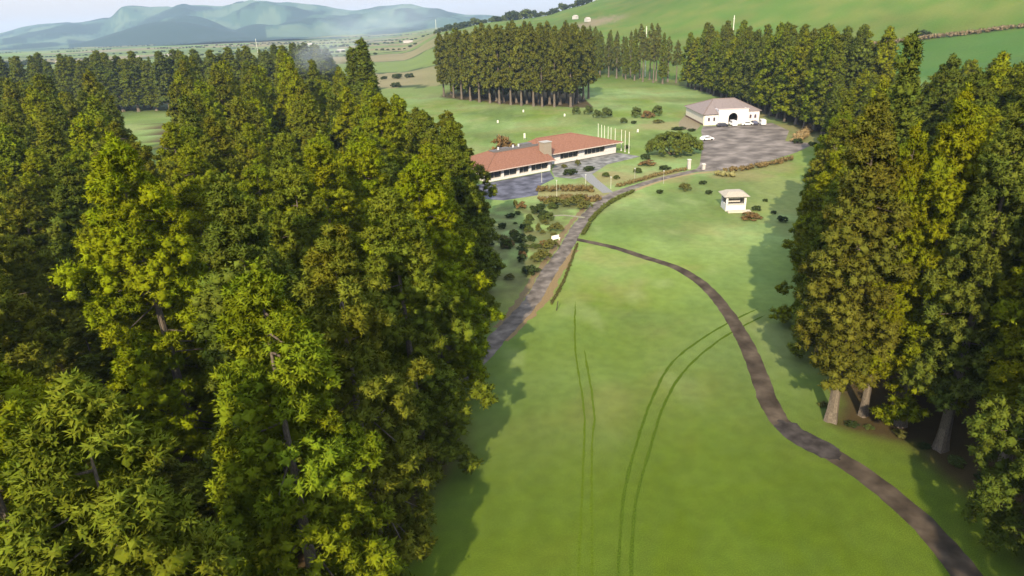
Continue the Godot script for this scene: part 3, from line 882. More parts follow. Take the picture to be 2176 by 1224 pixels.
func clubhouse() -> void:
	var o := thing("clubhouse", Vector3(12.3, 0, -184.6), deg_to_rad(33.0), "long low clubhouse with red tiled hip roofs, white walls and chimney", "building")
	var white := mat(0.72, 0.69, 0.69, 0.8, 0.2)
	var tile := mat(0.250, 0.121, 0.080, 0.85, 0.10)
	var grey := mat(0.16, 0.15, 0.15, 0.9, 0.2)
	var cream := mat(0.55, 0.50, 0.44, 0.8, 0.2)
	# local axes: x along the front to the right, z towards the viewer; left wing front at z = 0
	var wl := Build.new()
	wl.box(Vector3(-10.6, 0.30, -0.45), Vector3(21.2, 0.6, 0.9))
	wl.box(Vector3(-10.6, 1.5, -15.9), Vector3(21.2, 3.0, 0.3))
	wl.box(Vector3(-21.05, 1.5, -8.0), Vector3(0.3, 3.0, 15.6))
	wl.box(Vector3(-0.15, 1.5, -8.0), Vector3(0.3, 3.0, 15.6))
	wl.box(Vector3(-10.6, 2.86, -0.30), Vector3(21.2, 0.28, 0.5))
	obj("wall", wl, white, o)
	for k in 5:
		var pb := Build.new()
		pb.box(Vector3([-20.85, -16.0, -10.9, -6.9, -0.35][k], 1.66, -0.30), Vector3(0.75, 2.12, 0.55))
		obj("pillar", pb, white, o)
	for k in 4:
		var a: float = [-20.85, -16.0, -10.9, -6.9][k] + 0.375
		var e: float = [-16.0, -10.9, -6.9, -0.35][k] - 0.375
		var w := Build.new()
		w.box(Vector3((a + e) * 0.5, 0.66, -0.68), Vector3(e - a, 0.12, 0.16))
		var win := obj("window", w, cream, o)
		glaze(win, a, e, 1.69, 2.0, -0.70, maxi(int((e - a) / 1.5), 2), cream)
		if k == 3:
			var cur := Build.new()
			cur.box(Vector3(a + 1.5, 1.4, -0.95), Vector3(2.6, 1.2, 0.1))
			obj("blind", cur, mat(0.30, 0.30, 0.25), win)
	# left roof: hipped at its left end, cut flat along the top
	var rl := Build.new()
	var ev := 3.0
	var A := Vector3(-22.3, ev, 1.3)
	var B := Vector3(0.9, ev, 1.3)
	var C := Vector3(0.9, ev, -17.2)
	var D := Vector3(-22.3, ev, -17.2)
	var P := Vector3(-13.6, 5.9, -7.0)
	var Q := Vector3(0.9, 5.9, -7.0)
	var S := Vector3(0.9, 5.9, -10.4)
	var T := Vector3(-13.6, 5.9, -10.4)
	rl.quad(A, B, Q, P, Vector3(0, 1, 1))
	rl.quad(D, C, S, T, Vector3(0, 1, -1))
	rl.quad(A, D, T, P, Vector3(-1, 1, 0))
	rl.quad(A + Vector3(0, -0.03, 0), B + Vector3(0, -0.03, 0), C + Vector3(0, -0.03, 0), D + Vector3(0, -0.03, 0), Vector3.DOWN)
	var roof := obj("roof", rl, tile, o)
	var hip := Build.new()
	for e in [[A, P], [D, T], [P, Q]]:
		hip.tube(e[0] + Vector3(0, 0.04, 0), e[1] + Vector3(0, 0.04, 0), 0.13, 0.13, 5)
	obj("hip_tile", hip, mat(0.26, 0.14, 0.095, 0.85, 0.3), roof)
	var fas := Build.new()
	fas.box(Vector3(-10.7, ev - 0.06, 1.36), Vector3(23.3, 0.24, 0.12))
	fas.box(Vector3(-22.36, ev - 0.06, -7.95), Vector3(0.12, 0.24, 18.5))
	obj("gutter", fas, mat(0.55, 0.42, 0.36, 0.8, 0.2), roof)
	var dk := Build.new()
	dk.box(Vector3(-6.4, 6.0, -8.7), Vector3(14.6, 0.24, 3.6))
	dk.box(Vector3(-6.4, 6.25, -7.1), Vector3(14.9, 0.5, 0.25))
	dk.box(Vector3(-9.5, 6.3, -8.8), Vector3(2.6, 0.5, 1.8))
	dk.box(Vector3(-2.2, 6.45, -8.9), Vector3(3.2, 0.8, 2.0))
	obj("flat_roof", dk, grey, o)
	var vents := Build.new()
	for x in [-11.5, -6.5, -4.6]:
		vents.tube(Vector3(x, 6.1, -8.8), Vector3(x, 6.9, -8.8), 0.3, 0.3, 8)
	obj("roof_vent", vents, mat(0.4, 0.4, 0.42, 0.5, 0.0), o)
	# chimney block between the wings
	var ch := Build.new()
	ch.box(Vector3(0.9, 3.7, -3.4), Vector3(2.6, 7.4, 2.3))
	var chim := obj("chimney", ch, mat(0.33, 0.28, 0.22, 0.95, 0.4), o)
	var cap := Build.new()
	cap.box(Vector3(0.9, 7.5, -3.4), Vector3(2.9, 0.22, 2.6))
	obj("cap", cap, mat(0.40, 0.38, 0.35, 0.9, 0.3), chim)
	var dorm := Build.new()
	dorm.box(Vector3(3.5, 5.7, -7.0), Vector3(2.4, 1.5, 1.6))
	obj("dormer", dorm, mat(0.60, 0.54, 0.40, 0.9, 0.3), o)
	# right wing, set back
	var wr := Build.new()
	var zf := -6.0
	wr.box(Vector3(15.4, 0.45, zf - 0.3), Vector3(29.4, 0.9, 0.5))
	wr.box(Vector3(15.4, 1.65, -19.6), Vector3(29.4, 3.3, 0.3))
	wr.box(Vector3(29.95, 1.65, -13.0), Vector3(0.3, 3.3, 13.0))
	wr.box(Vector3(15.4, 3.12, zf - 0.3), Vector3(29.4, 0.36, 0.5))
	obj("wall", wr, white, o)
	var panels := [[5.0, 8.2], [15.1, 17.4], [25.6, 30.1]]
	for s in panels:
		var pb := Build.new()
		pb.box(Vector3((s[0] + s[1]) * 0.5, 1.92, zf - 0.25), Vector3(s[1] - s[0], 2.04, 0.56))
		obj("wall_panel", pb, white, o)
	for s in [[0.8, 5.0], [8.2, 15.1], [17.4, 25.6]]:
		var w := Build.new()
		w.box(Vector3((s[0] + s[1]) * 0.5, 0.96, zf - 0.58), Vector3(s[1] - s[0], 0.12, 0.16))
		var win := obj("window", w, cream, o)
		glaze(win, s[0], s[1], 1.95, 1.9, zf - 0.60, int((s[1] - s[0]) / 1.6), cream)
	var rr := Build.new()
	var er := 3.3
	var A2 := Vector3(0.4, er, zf + 1.5)
	var B2 := Vector3(31.6, er, zf + 1.5)
	var C2 := Vector3(31.6, er, -21.0)
	var D2 := Vector3(0.4, er, -21.0)
	var P2 := Vector3(4.2, 6.9, -12.8)
	var Q2 := Vector3(17.5, 6.9, -12.8)
	rr.quad(A2, B2, Q2, P2, Vector3(0, 1, 1))
	rr.quad(D2, C2, Q2, P2, Vector3(0, 1, -1))
	rr.flat(B2, C2, Q2, Vector3(1, 1, 0))
	rr.flat(A2, D2, P2, Vector3(-1, 1, 0))
	rr.quad(A2 + Vector3(0, -0.03, 0), B2 + Vector3(0, -0.03, 0), C2 + Vector3(0, -0.03, 0), D2 + Vector3(0, -0.03, 0), Vector3.DOWN)
	var roof2 := obj("roof", rr, tile, o)
	var hip2 := Build.new()
	for e in [[B2, Q2], [C2, Q2], [P2, Q2], [A2, P2]]:
		hip2.tube(e[0] + Vector3(0, 0.04, 0), e[1] + Vector3(0, 0.04, 0), 0.13, 0.13, 5)
	obj("hip_tile", hip2, mat(0.26, 0.14, 0.095, 0.85, 0.3), roof2)
	var fas2 := Build.new()
	fas2.box(Vector3(16.0, er - 0.06, zf + 1.56), Vector3(31.3, 0.24, 0.12))
	fas2.box(Vector3(31.66, er - 0.06, -12.7), Vector3(0.12, 0.24, 16.4))
	obj("gutter", fas2, mat(0.60, 0.50, 0.44, 0.8, 0.2), roof2)

func arched_building() -> void:
	var o := thing("arched_building", Vector3(85, 0, -251), 0.0, "white building with grey-brown roof and dark central arch behind the car park", "building")
	var white := mat(0.74, 0.69, 0.70, 0.8, 0.15)
	var cream := mat(0.74, 0.68, 0.54, 0.8, 0.15)
	var tile := mat(0.255, 0.205, 0.190, 0.9, 0.10)
	var b := Build.new()
	b.box(Vector3(-7.6, 2.0, -0.2), Vector3(5.2, 4.0, 0.4))
	b.box(Vector3(8.2, 2.25, -0.9), Vector3(4.6, 4.5, 0.4))
	b.box(Vector3(10.35, 2.25, -8.0), Vector3(0.3, 4.5, 13.8))
	b.box(Vector3(0.2, 2.0, -25.8), Vector3(20.6, 4.0, 0.4))
	obj("wall", b, white, o)
	var sd := Build.new()
	sd.box(Vector3(-10.35, 2.0, -13.0), Vector3(0.3, 4.0, 25.2))
	obj("side_wall", sd, cream, o)
	var pl := Build.new()
	pl.box(Vector3(-10.55, 0.3, -13.0), Vector3(0.12, 0.6, 25.2))
	obj("plinth", pl, mat(0.17, 0.11, 0.08, 0.9, 0.3), o)
	# the taller front with its arch cut through
	var front := PackedVector2Array([Vector2(-5.2, 0), Vector2(-5.2, 5.6), Vector2(5.9, 5.6), Vector2(5.9, 0), Vector2(2.0, 0), Vector2(2.0, 2.6)])
	for k in range(1, 12):
		front.append(Vector2(0.3 + 1.7 * cos(PI * k / 12.0), 2.6 + 1.7 * sin(PI * k / 12.0)))
	front.append_array([Vector2(-1.4, 2.6), Vector2(-1.4, 0)])
	var ft := Build.new()
	var tr := Geometry2D.triangulate_polygon(front)
	for k in range(0, tr.size(), 3):
		for z in [0.5, -0.1]:
			ft.flat(Vector3(front[tr[k]].x, front[tr[k]].y, z), Vector3(front[tr[k + 1]].x, front[tr[k + 1]].y, z), Vector3(front[tr[k + 2]].x, front[tr[k + 2]].y, z), Vector3(0, 0, 1 if z > 0 else -1))
	for k in front.size():
		var p := front[k]
		var q := front[(k + 1) % front.size()]
		var out := Vector2((q - p).y, -(q - p).x) * -1.0
		ft.quad(Vector3(p.x, p.y, 0.5), Vector3(q.x, q.y, 0.5), Vector3(q.x, q.y, -0.1), Vector3(p.x, p.y, -0.1), Vector3(out.x, out.y, 0))
	ft.box(Vector3(-5.05, 2.8, -3.0), Vector3(0.3, 5.6, 5.8))
	ft.box(Vector3(5.75, 2.8, -3.0), Vector3(0.3, 5.6, 5.8))
	obj("gate_front", ft, white, o)
	var cp := Build.new()
	cp.box(Vector3(0.35, 5.7, 0.2), Vector3(11.5, 0.2, 0.9))
	obj("coping", cp, mat(0.62, 0.50, 0.48, 0.8, 0.2), o)
	var dr := Build.new()
	dr.box(Vector3(0.3, 2.2, -4.5), Vector3(5.0, 4.4, 0.2))
	obj("door", dr, mat(0.035, 0.028, 0.028, 0.8, 0.2), o)
	var inn := Build.new()
	inn.box(Vector3(-1.75, 2.2, -2.2), Vector3(0.2, 4.4, 4.2))
	inn.box(Vector3(2.35, 2.2, -2.2), Vector3(0.2, 4.4, 4.2))
	inn.box(Vector3(0.3, 4.5, -2.2), Vector3(4.4, 0.2, 4.2))
	obj("passage", inn, mat(0.10, 0.08, 0.08, 0.9, 0.2), o)
	for s in [[-8.6, 2.2, 0.03], [-6.6, 2.2, 0.03], [7.2, 2.6, -0.67], [9.0, 2.6, -0.67]]:
		var w := Build.new()
		w.box(Vector3(s[0], s[1] - 0.15, s[2]), Vector3(0.75, 0.95, 0.06))
		for k in 6:
			var a0 := PI * k / 6.0
			var a1 := PI * (k + 1) / 6.0
			w.flat(Vector3(s[0], s[1] + 0.32, s[2] + 0.03), Vector3(s[0] + 0.375 * cos(a0), s[1] + 0.32 + 0.375 * sin(a0), s[2] + 0.03), Vector3(s[0] + 0.375 * cos(a1), s[1] + 0.32 + 0.375 * sin(a1), s[2] + 0.03), Vector3(0, 0, 1))
		var win := obj("window", w, mat(0.06, 0.045, 0.06, 0.3, 0.0), o)
		var si := Build.new()
		si.box(Vector3(s[0], s[1] - 0.68, s[2] + 0.04), Vector3(0.95, 0.1, 0.16))
		obj("sill", si, mat(0.6, 0.55, 0.55, 0.8, 0.2), win)
	var r := Build.new()
	var A := Vector3(-11.1, 4.0, 0.7)
	var B := Vector3(11.1, 4.5, -0.3)
	var C := Vector3(11.1, 4.5, -26.6)
	var D := Vector3(-11.1, 4.0, -26.6)
	var P := Vector3(-3.6, 8.0, -13.0)
	var Q := Vector3(4.6, 8.0, -13.0)
	r.quad(A, Vector3(-5.25, 4.05, 0.7), P, P, Vector3(0, 1, 1))
	r.quad(Vector3(-5.25, 4.05, 0.7), Vector3(-5.25, 5.3, -2.9), P, P, Vector3(0, 1, 1))
	r.quad(Vector3(-5.25, 5.3, -2.9), Vector3(5.95, 5.5, -2.9), Q, P, Vector3(0, 1, 1))
	r.quad(Vector3(5.95, 5.5, -2.9), Vector3(5.95, 4.5, -0.3), B, Q, Vector3(0, 1, 1))
	r.quad(Vector3(-5.25, 5.5, 0.0), Vector3(5.95, 5.5, 0.0), Vector3(5.95, 5.52, -3.0), Vector3(-5.25, 5.32, -3.0), Vector3.UP)
	r.flat(B, C, Q, Vector3(1, 1, 0))
	r.quad(C, D, P, Q, Vector3(0, 1, -1))
	r.flat(A, D, P, Vector3(-1, 1, 0))
	var roof := obj("roof", r, tile, o)
	var hp := Build.new()
	for e in [[A, P], [B, Q], [P, Q], [D, P], [C, Q]]:
		hp.tube(e[0] + Vector3(0, 0.05, 0), e[1] + Vector3(0, 0.05, 0), 0.14, 0.14, 5)
	obj("hip_tile", hp, mat(0.24, 0.18, 0.15, 0.9, 0.3), roof)

func kiosk() -> void:
	var o := thing("kiosk", Vector3(48.6, 0, -138), deg_to_rad(-3.0), "small white open-fronted kiosk with flat brownish roof on the fairway", "kiosk")
	var white := mat(0.74, 0.72, 0.69, 0.75, 0.3)
	var w := Build.new()   # front at z = +2; half walls round an open upper part
	w.box(Vector3(0, 0.75, 1.9), Vector3(4.2, 1.5, 0.2))
	w.box(Vector3(0, 1.6, -1.9), Vector3(4.2, 3.2, 0.2))
	w.box(Vector3(-2.0, 0.75, 0), Vector3(0.2, 1.5, 3.6))
	w.box(Vector3(2.0, 1.6, 0), Vector3(0.2, 3.2, 3.6))
	w.box(Vector3(0, 3.02, 1.9), Vector3(4.2, 0.36, 0.2))
	w.box(Vector3(-2.0, 3.02, 0), Vector3(0.2, 0.36, 3.6))
	obj("wall", w, white, o)
	for s in [[-1.9, 1.9], [1.9, 1.9], [-1.95, -1.65]]:
		var p := Build.new()
		p.box(Vector3(s[0], 2.17, s[1]), Vector3(0.42, 1.34, 0.24))
		obj("post", p, white, o)
	var c := Build.new()
	c.box(Vector3(0, 1.55, 1.86), Vector3(3.9, 0.1, 0.6))
	c.box(Vector3(-0.2, 2.05, 0.3), Vector3(3.0, 0.9, 0.12))
	obj("counter", c, mat(0.66, 0.62, 0.58, 0.7, 0.3), o)
	var f := Build.new()
	f.box(Vector3(0, 0.06, 0), Vector3(4.0, 0.12, 3.6))
	obj("floor", f, mat(0.35, 0.33, 0.3, 0.9, 0.3), o)
	var r := Build.new()
	var a := [Vector3(-2.7, 3.24, 2.6), Vector3(2.7, 3.24, 2.6), Vector3(2.7, 3.24, -2.7), Vector3(-2.7, 3.24, -2.7)]
	var t := [Vector3(-1.4, 4.0, 0.8), Vector3(1.4, 4.0, 0.8), Vector3(1.4, 4.0, -1.2), Vector3(-1.4, 4.0, -1.2)]
	for k in 4:
		r.quad(a[k], a[(k + 1) % 4], t[(k + 1) % 4], t[k], (a[k] + a[(k + 1) % 4]) * Vector3(1, 0, 1) + Vector3.UP)
		r.quad(a[k], a[(k + 1) % 4], a[(k + 1) % 4] + Vector3(0, -0.03, 0), a[k] + Vector3(0, -0.03, 0), (a[k] + a[(k + 1) % 4]) * Vector3(1, 0, 1))
	r.quad(t[0], t[1], t[2], t[3], Vector3.UP)
	r.quad(a[0] + Vector3(0, -0.03, 0), a[1] + Vector3(0, -0.03, 0), a[2] + Vector3(0, -0.03, 0), a[3] + Vector3(0, -0.03, 0), Vector3.DOWN)
	obj("roof", r, mat(0.42, 0.37, 0.30, 0.9, 0.2), o)
	var s := Build.new()
	s.box(Vector3(0.5, 0.14, 2.75), Vector3(4.8, 0.28, 1.4))
	obj("step", s, mat(0.62, 0.55, 0.45, 0.85, 0.3), o)

func car(at: Vector3, turn: float, body: Color, label: String, van := false) -> void:
	var o := thing("parked_van" if van else "parked_car", at, turn, label, "van" if van else "car", "vehicles parked by the arched building")
	# side outline along x, front at +x
	var out := [[-2.15, 0.35], [2.15, 0.35], [2.18, 0.75], [1.35, 0.95], [0.75, 1.42], [-1.25, 1.45], [-1.95, 0.98], [-2.18, 0.9]]
	if van:
		out = [[-2.4, 0.35], [2.4, 0.35], [2.42, 0.9], [1.9, 1.15], [1.45, 1.95], [-2.3, 2.0], [-2.42, 1.9]]
	var poly := PackedVector2Array()
	for p in out: poly.append(Vector2(p[0], p[1]))
	var b := Build.new()
	var t := Geometry2D.triangulate_polygon(poly)
	for s in [-1.0, 1.0]:
		for k in range(0, t.size(), 3):
			var q: Array = []
			for i in 3:
				var p := poly[t[k + i]]
				q.append(Vector3(p.x, p.y, s * (0.86 - 0.16 * smoothstep(0.9, 1.5, p.y))))
			b.flat(q[0], q[1], q[2], Vector3(0, 0, s))
	for k in poly.size():
		var p := poly[k]
		var q := poly[(k + 1) % poly.size()]
		var zp := 0.86 - 0.16 * smoothstep(0.9, 1.5, p.y)
		var zq := 0.86 - 0.16 * smoothstep(0.9, 1.5, q.y)
		b.quad(Vector3(p.x, p.y, zp), Vector3(q.x, q.y, zq), Vector3(q.x, q.y, -zq), Vector3(p.x, p.y, -zp), Vector3((q - p).y, -(q - p).x, 0))
	obj("body", b, mat(body.r, body.g, body.b, 0.3, 0.0), o)
	var g := Build.new()
	var top := 1.88 if van else 1.38
	var low := 1.25 if van else 0.98
	var xf := 1.82 if van else 1.27
	var xt := 1.46 if van else 0.80
	g.quad(Vector3(xf, low, 0.7), Vector3(xf, low, -0.7), Vector3(xt, top, -0.62), Vector3(xt, top, 0.62), Vector3(1, 1, 0))
	obj("windscreen", g, glassy(), o).position = Vector3(0.025, 0.02, 0)
	for s in [-1.0, 1.0]:
		var sw := Build.new()
		sw.quad(Vector3(xf - 0.25, low + 0.02, s * 0.875), Vector3(-1.3, low + 0.02, s * 0.875), Vector3(-1.0, top - 0.02, s * 0.745), Vector3(xt - 0.1, top - 0.02, s * 0.745), Vector3(0, 0, s))
		obj("side_window", sw, glassy(), o)
	for s in [[-1.35, 0.8], [1.35, 0.8], [-1.35, -0.8], [1.35, -0.8]]:
		var w := Build.new()
		w.tube(Vector3(s[0], 0.33, s[1] - 0.11), Vector3(s[0], 0.33, s[1] + 0.11), 0.33, 0.33, 12)
		obj("wheel", w, mat(0.02, 0.02, 0.02, 0.9, 0.0), o)

func far_house(x: float, f: float, y: float, w: float, d: float, h: float, turn: float, label: String, roof_red := false) -> void:
	var o := thing("far_house", Vector3(x, y, -f), turn, label, "house", "distant farm houses")
	var b := Build.new()
	b.box(Vector3(0, h * 0.5, 0), Vector3(w, h, d))
	for s in [-1.0, 1.0]:
		b.flat(Vector3(s * w * 0.5, h, -d * 0.5), Vector3(s * w * 0.5, h, d * 0.5), Vector3(s * w * 0.5, h * 1.45, 0), Vector3(s, 0, 0))
	obj("wall", b, mat(0.36, 0.345, 0.32, 0.8, 0.0), o)
	var r := Build.new()
	for s in [-1.0, 1.0]:
		r.quad(Vector3(-w * 0.54, h * 0.97, s * d * 0.56), Vector3(w * 0.54, h * 0.97, s * d * 0.56), Vector3(w * 0.54, h * 1.48, 0), Vector3(-w * 0.54, h * 1.48, 0), Vector3(0, 1, s))
	obj("roof", r, mat(0.42, 0.20, 0.12, 0.9, 0.0) if roof_red else mat(0.34, 0.30, 0.27, 0.9, 0.0), o)

func pole(called: String, x: float, f: float, h: float, r: float, label: String, group: String, white := true) -> Node3D:
	var o := thing(called, Vector3(x, land(x, f), -f), 0.0, label, called.get_slice("_", 1) if called.contains("_") else called, group)
	var b := Build.new()
	b.tube(Vector3.ZERO, Vector3(0, h, 0), r, r * 0.7, 8)
	obj("shaft", b, mat(0.50, 0.50, 0.42, 0.6, 0.0) if white else mat(0.35, 0.33, 0.30, 0.8, 0.0), o)
	return o

func small_things() -> void:
	var fp := [[31.1, 223.3], [31.8, 220.4], [32.5, 218.5], [33.3, 216.0], [33.9, 213.8], [34.9, 211.8], [36.4, 208.8], [37.2, 206.6], [38.0, 204.2]]
	for k in fp.size():
		var o := pole("white_flagpole", fp[k][0], fp[k][1], 6.4, 0.12, "white flagpole without flag at the clubhouse's right end, %s from the left" % ordinal(k), "row of bare white flagpoles")
		o.set_meta("category", "flagpole")
		var b := Build.new()
		b.tube(Vector3(0, 6.4, 0), Vector3(0, 6.55, 0), 0.16, 0.05, 6)
		obj("finial", b, mat(0.7, 0.68, 0.5, 0.5, 0.0), o)
		var bs := Build.new()
		bs.tube(Vector3.ZERO, Vector3(0, 0.25, 0), 0.3, 0.26, 8)
		obj("base", bs, mat(0.4, 0.4, 0.4, 0.9, 0.0), o)
	for s in [[49.8, 178.6, 2.5, "tall white gatepost where the road meets the car park, left one"], [53.4, 177.2, 1.4, "short pinkish-white gatepost where the road meets the car park, right one"]]:
		var o := thing("gatepost", Vector3(s[0], 0, -s[1]), 0.1, s[3], "gatepost")
		var b := Build.new()
		b.box(Vector3(0, s[2] * 0.5, 0), Vector3(0.75, s[2], 0.75))
		obj("pillar", b, mat(0.55, 0.50, 0.46, 0.8, 0.3), o)
		var c := Build.new()
		c.box(Vector3(0, s[2] + 0.08, 0), Vector3(0.95, 0.16, 0.95))
		obj("cap", c, mat(0.68, 0.64, 0.58, 0.8, 0.3), o)
	var lamps := [[11.3, 149.2, 5.6, "slim pale lamp post between the two garden hedges"], [19.8, 164.2, 3.0, "short pale lamp post beside the paved walk, upper end"], [25.6, 160.4, 3.0, "short lamp post on the bank right of the paved walk"], [39.3, 163.2, 3.4, "grey lamp post on the fairway side of the road near the gateposts"], [33.0, 168.2, 3.2, "grey lamp post on the bank above the road's curve"], [9.0, 170.0, 3.2, "pale lamp post at the forecourt's right edge"]]
	for s in lamps:
		var o := pole("lamp_post", s[0], s[1], s[2] * 0.9, 0.05, s[3], "garden lamp posts", s[0] < 30.0)
		o.set_meta("category", "lamp post")
		var b := Build.new()
		b.tube(Vector3(0, s[2] * 0.9, 0), Vector3(0, s[2] * 0.9 + 0.3, 0), 0.09, 0.17, 8)
		obj("lantern", b, mat(0.42, 0.42, 0.38, 0.4, 0.0), o)
	var boards := [[-2.9, 278.8, "leftmost, on the mown green before the grove"], [8.7, 309.1, "at the foot of the grove's middle trunks"], [25.8, 289.6, "left of the four round shrubs"], [6.8, 237.1, "tallest, just above the clubhouse's flat roof"], [47.8, 240.6, "on the lawn above the spreading tree"]]
	for s in boards:
		var tall := 2.4 if s[1] < 238.0 else 1.5
		var o := thing("range_marker", Vector3(s[0], 0, -s[1]), 0.15, "small white marker board, %s" % s[2], "marker", "white marker boards on the practice greens")
		var b := Build.new()
		b.box(Vector3(0, tall * 0.6, 0), Vector3(0.65, tall * 0.7, 0.12))
		obj("board", b, mat(0.5, 0.5, 0.42, 0.7, 0.0), o)
		for x in [-0.3, 0.3]:
			var l := Build.new()
			l.box(Vector3(x, tall * 0.25, -0.12), Vector3(0.09, tall * 0.5, 0.09))
			obj("leg", l, mat(0.3, 0.28, 0.25, 0.8, 0.0), o)
	var st := Build.new()
	st.tube(Vector3(0, 0, 0), Vector3(0.25, 1.5, 0.0), 0.09, 0.07, 6)
	var so := obj("wooden_stake", st, mat(0.06, 0.06, 0.035, 0.9, 0.0))
	so.position = Vector3(6.4, 0, -88.5)
	tag(so, "thin dark leaning stake standing alone on the fairway's left side", "stake")
	# vehicles
	car(Vector3(66.9, 0, -220.5), 0.22, lin(0.70, 0.68, 0.68), "white estate car parked alone at the car park's left edge")
	car(Vector3(80.3, 0, -246.6), 0.1, lin(0.035, 0.035, 0.05), "dark car parked left of the building's arch")
	car(Vector3(84.6, 0, -248.0), 1.57, lin(0.72, 0.70, 0.70), "white van standing nose-out at the dark arch", true)
	car(Vector3(89.6, 0, -247.4), 0.05, lin(0.72, 0.70, 0.68), "white car right of the arch, under the small windows")
	car(Vector3(92.6, 0, -248.4), 1.5, lin(0.06, 0.06, 0.09), "dark blue car between the white car and the white van")
	car(Vector3(95.3, 0, -247.6), 1.45, lin(0.74, 0.72, 0.70), "white van at the arched building's right corner", true)
	# a white garden bench on the slope
	var bo := thing("garden_bench", Vector3(8.9, 0, -121.2), 0.5, "small pale bench on the garden slope beside the road", "bench")
	var s1 := Build.new()
	s1.box(Vector3(0, 0.45, 0), Vector3(1.7, 0.08, 0.5))
	obj("seat", s1, mat(0.70, 0.68, 0.55, 0.8, 0.0), bo)
	var s2 := Build.new()
	s2.box(Vector3(0, 0.78, -0.26), Vector3(1.7, 0.5, 0.06))
	obj("backrest", s2, mat(0.70, 0.68, 0.55, 0.8, 0.0), bo)
	for x in [-0.7, 0.7]:
		var l := Build.new()
		l.box(Vector3(x, 0.205, 0), Vector3(0.1, 0.41, 0.42))
		obj("leg", l, mat(0.70, 0.68, 0.55, 0.8, 0.0), bo)
	# utility poles on the far slopes
	for s in [[140.0, 424.0, 36.0, 0.35, "tall white pole rising behind the conifer belt"], [94.0, 455.0, 31.0, 0.35, "pale pole in the gap of the conifer belt"], [-350.0, 1010.0, 28.0, 0.35, "pale pylon on the plain left of the smoke"], [-121.0, 1330.0, 24.0, 0.4, "white mast at the far end of the plain"], [290.0, 640.0, 11.0, 0.2, "slim pale pole high on the green hillside"]]:
		var o := pole("utility_pole", s[0], s[1], s[2], s[3], s[4], "")
		o.set_meta("category", "pole")
		var b := Build.new()
		b.box(Vector3(0, s[2] * 0.95, 0), Vector3(s[2] * 0.03, s[3] * 0.6, s[3] * 0.6))
		obj("crossarm", b, mat(0.5, 0.5, 0.45, 0.8, 0.0), o)

func far_things() -> void:
	var hs := [[-690.0, 1330.0, "white house on the plain, left of two below the dark foothill"], [-640.0, 1360.0, "long white house on the plain, right of two below the dark foothill"], [-820.0, 1180.0, "white house beyond the far left trees, leftmost of four"], [-790.0, 1195.0, "white house beyond the far left trees, second of four"], [-755.0, 1200.0, "white house beyond the far left trees, third of four"], [-725.0, 1215.0, "low white house beyond the far left trees, fourth of four"], [-1060.0, 1350.0, "small pale house under the dark grove at far left"], [-470.0, 1730.0, "pale house on the middle of the plain"], [-300.0, 1180.0, "white house behind the smoke, left one"], [-272.0, 1190.0, "white house behind the smoke, right one"], [-196.0, 1480.0, "long pale shed on the plain right of the smoke"], [88.0, 834.0, "small pale house at the foot of the pasture, left one"], [97.0, 790.0, "small pale house at the foot of the pasture, right one"], [142.0, 1045.0, "pale house on the ridge among trees"]]
	for k in hs.size():
		var s = hs[k]
		var long := 2.0 if s[2].begins_with("long") else 1.0
		far_house(s[0], s[1], land(s[0], s[1]), (4.0 if s[2].begins_with("small") else 9.5 * long) + fmod(k * 3.3, 3.0), 6.0, 3.2, 0.2 + fmod(k * 0.37, 0.6), s[2], k == 8)
	# trees along the ridge: each one can be told apart
	rng.seed = 31
	var k := 0
	for i in 30:
		var q := lerpf(-0.088, 0.150, i / 29.0) + rng.randf_range(-0.003, 0.003)
		var d := 1075.0 + rng.randf_range(-25, 25)
		var x := q * d
		var big := rng.randf_range(0.8, 1.3) + (0.5 if i > 12 and i < 17 else 0.0)
		var o := obj("ridge_tree", bushes[3] if i % 3 else bushes[0], foliage)
		o.position = Vector3(x, land(x, d) - 1.0, -d)
		o.scale = Vector3(7.5 * big, 7.0 * big, 7.5 * big)
		o.rotation.y = i * 1.7
		tag(o, "dark round tree on the far pasture ridge, %s from the left" % ordinal(k), "tree", "trees along the pasture ridge")
		k += 1
	# hedgerows and copses of the plain, too far to count
	var mm := MultiMesh.new()
	mm.transform_format = MultiMesh.TRANSFORM_3D
	mm.mesh = bushes[3]
	var spots: Array = []
	for row in 26:
		var d := 460.0 * pow(1.075, row) + rng.randf_range(-20, 20)
		var q0 := rng.randf_range(-0.82, -0.16)
		var q1 := minf(q0 + rng.randf_range(0.06, 0.3), -0.10)
		var n := int((q1 - q0) * d / 9.0)
		for i in n:
			var q := lerpf(q0, q1, float(i) / n)
			if rng.randf() < 0.75:
				spots.append([q * d, d + (q - q0) * d * rng.randf_range(0.05, 0.12), rng.randf_range(1.6, 3.4)])
	for i in 40:   # the grove at far left
		var q := rng.randf_range(-0.86, -0.655)
		spots.append([q * 1150.0, 1150.0 + rng.randf_range(-20, 60), rng.randf_range(6.0, 10.0) * (1.0 - 0.5 * smoothstep(-0.70, -0.655, q))])
	mm.instance_count = spots.size()
	for i in spots.size():
		var s = spots[i]
		mm.set_instance_transform(i, Transform3D(Basis(Vector3.UP, i * 1.1).scaled(Vector3(s[2] * 1.3, s[2], s[2] * 1.3)), Vector3(s[0], land(s[0], s[1]) - 0.3, -s[1])))
	var mi := MultiMeshInstance3D.new()
	mi.name = "hedgerows"
	mi.multimesh = mm
	mi.material_override = foliage
	add_child(mi)
	tag(mi, "far-off dark hedgerows and copses scattered over the plain", "hedgerows", "", "stuff")

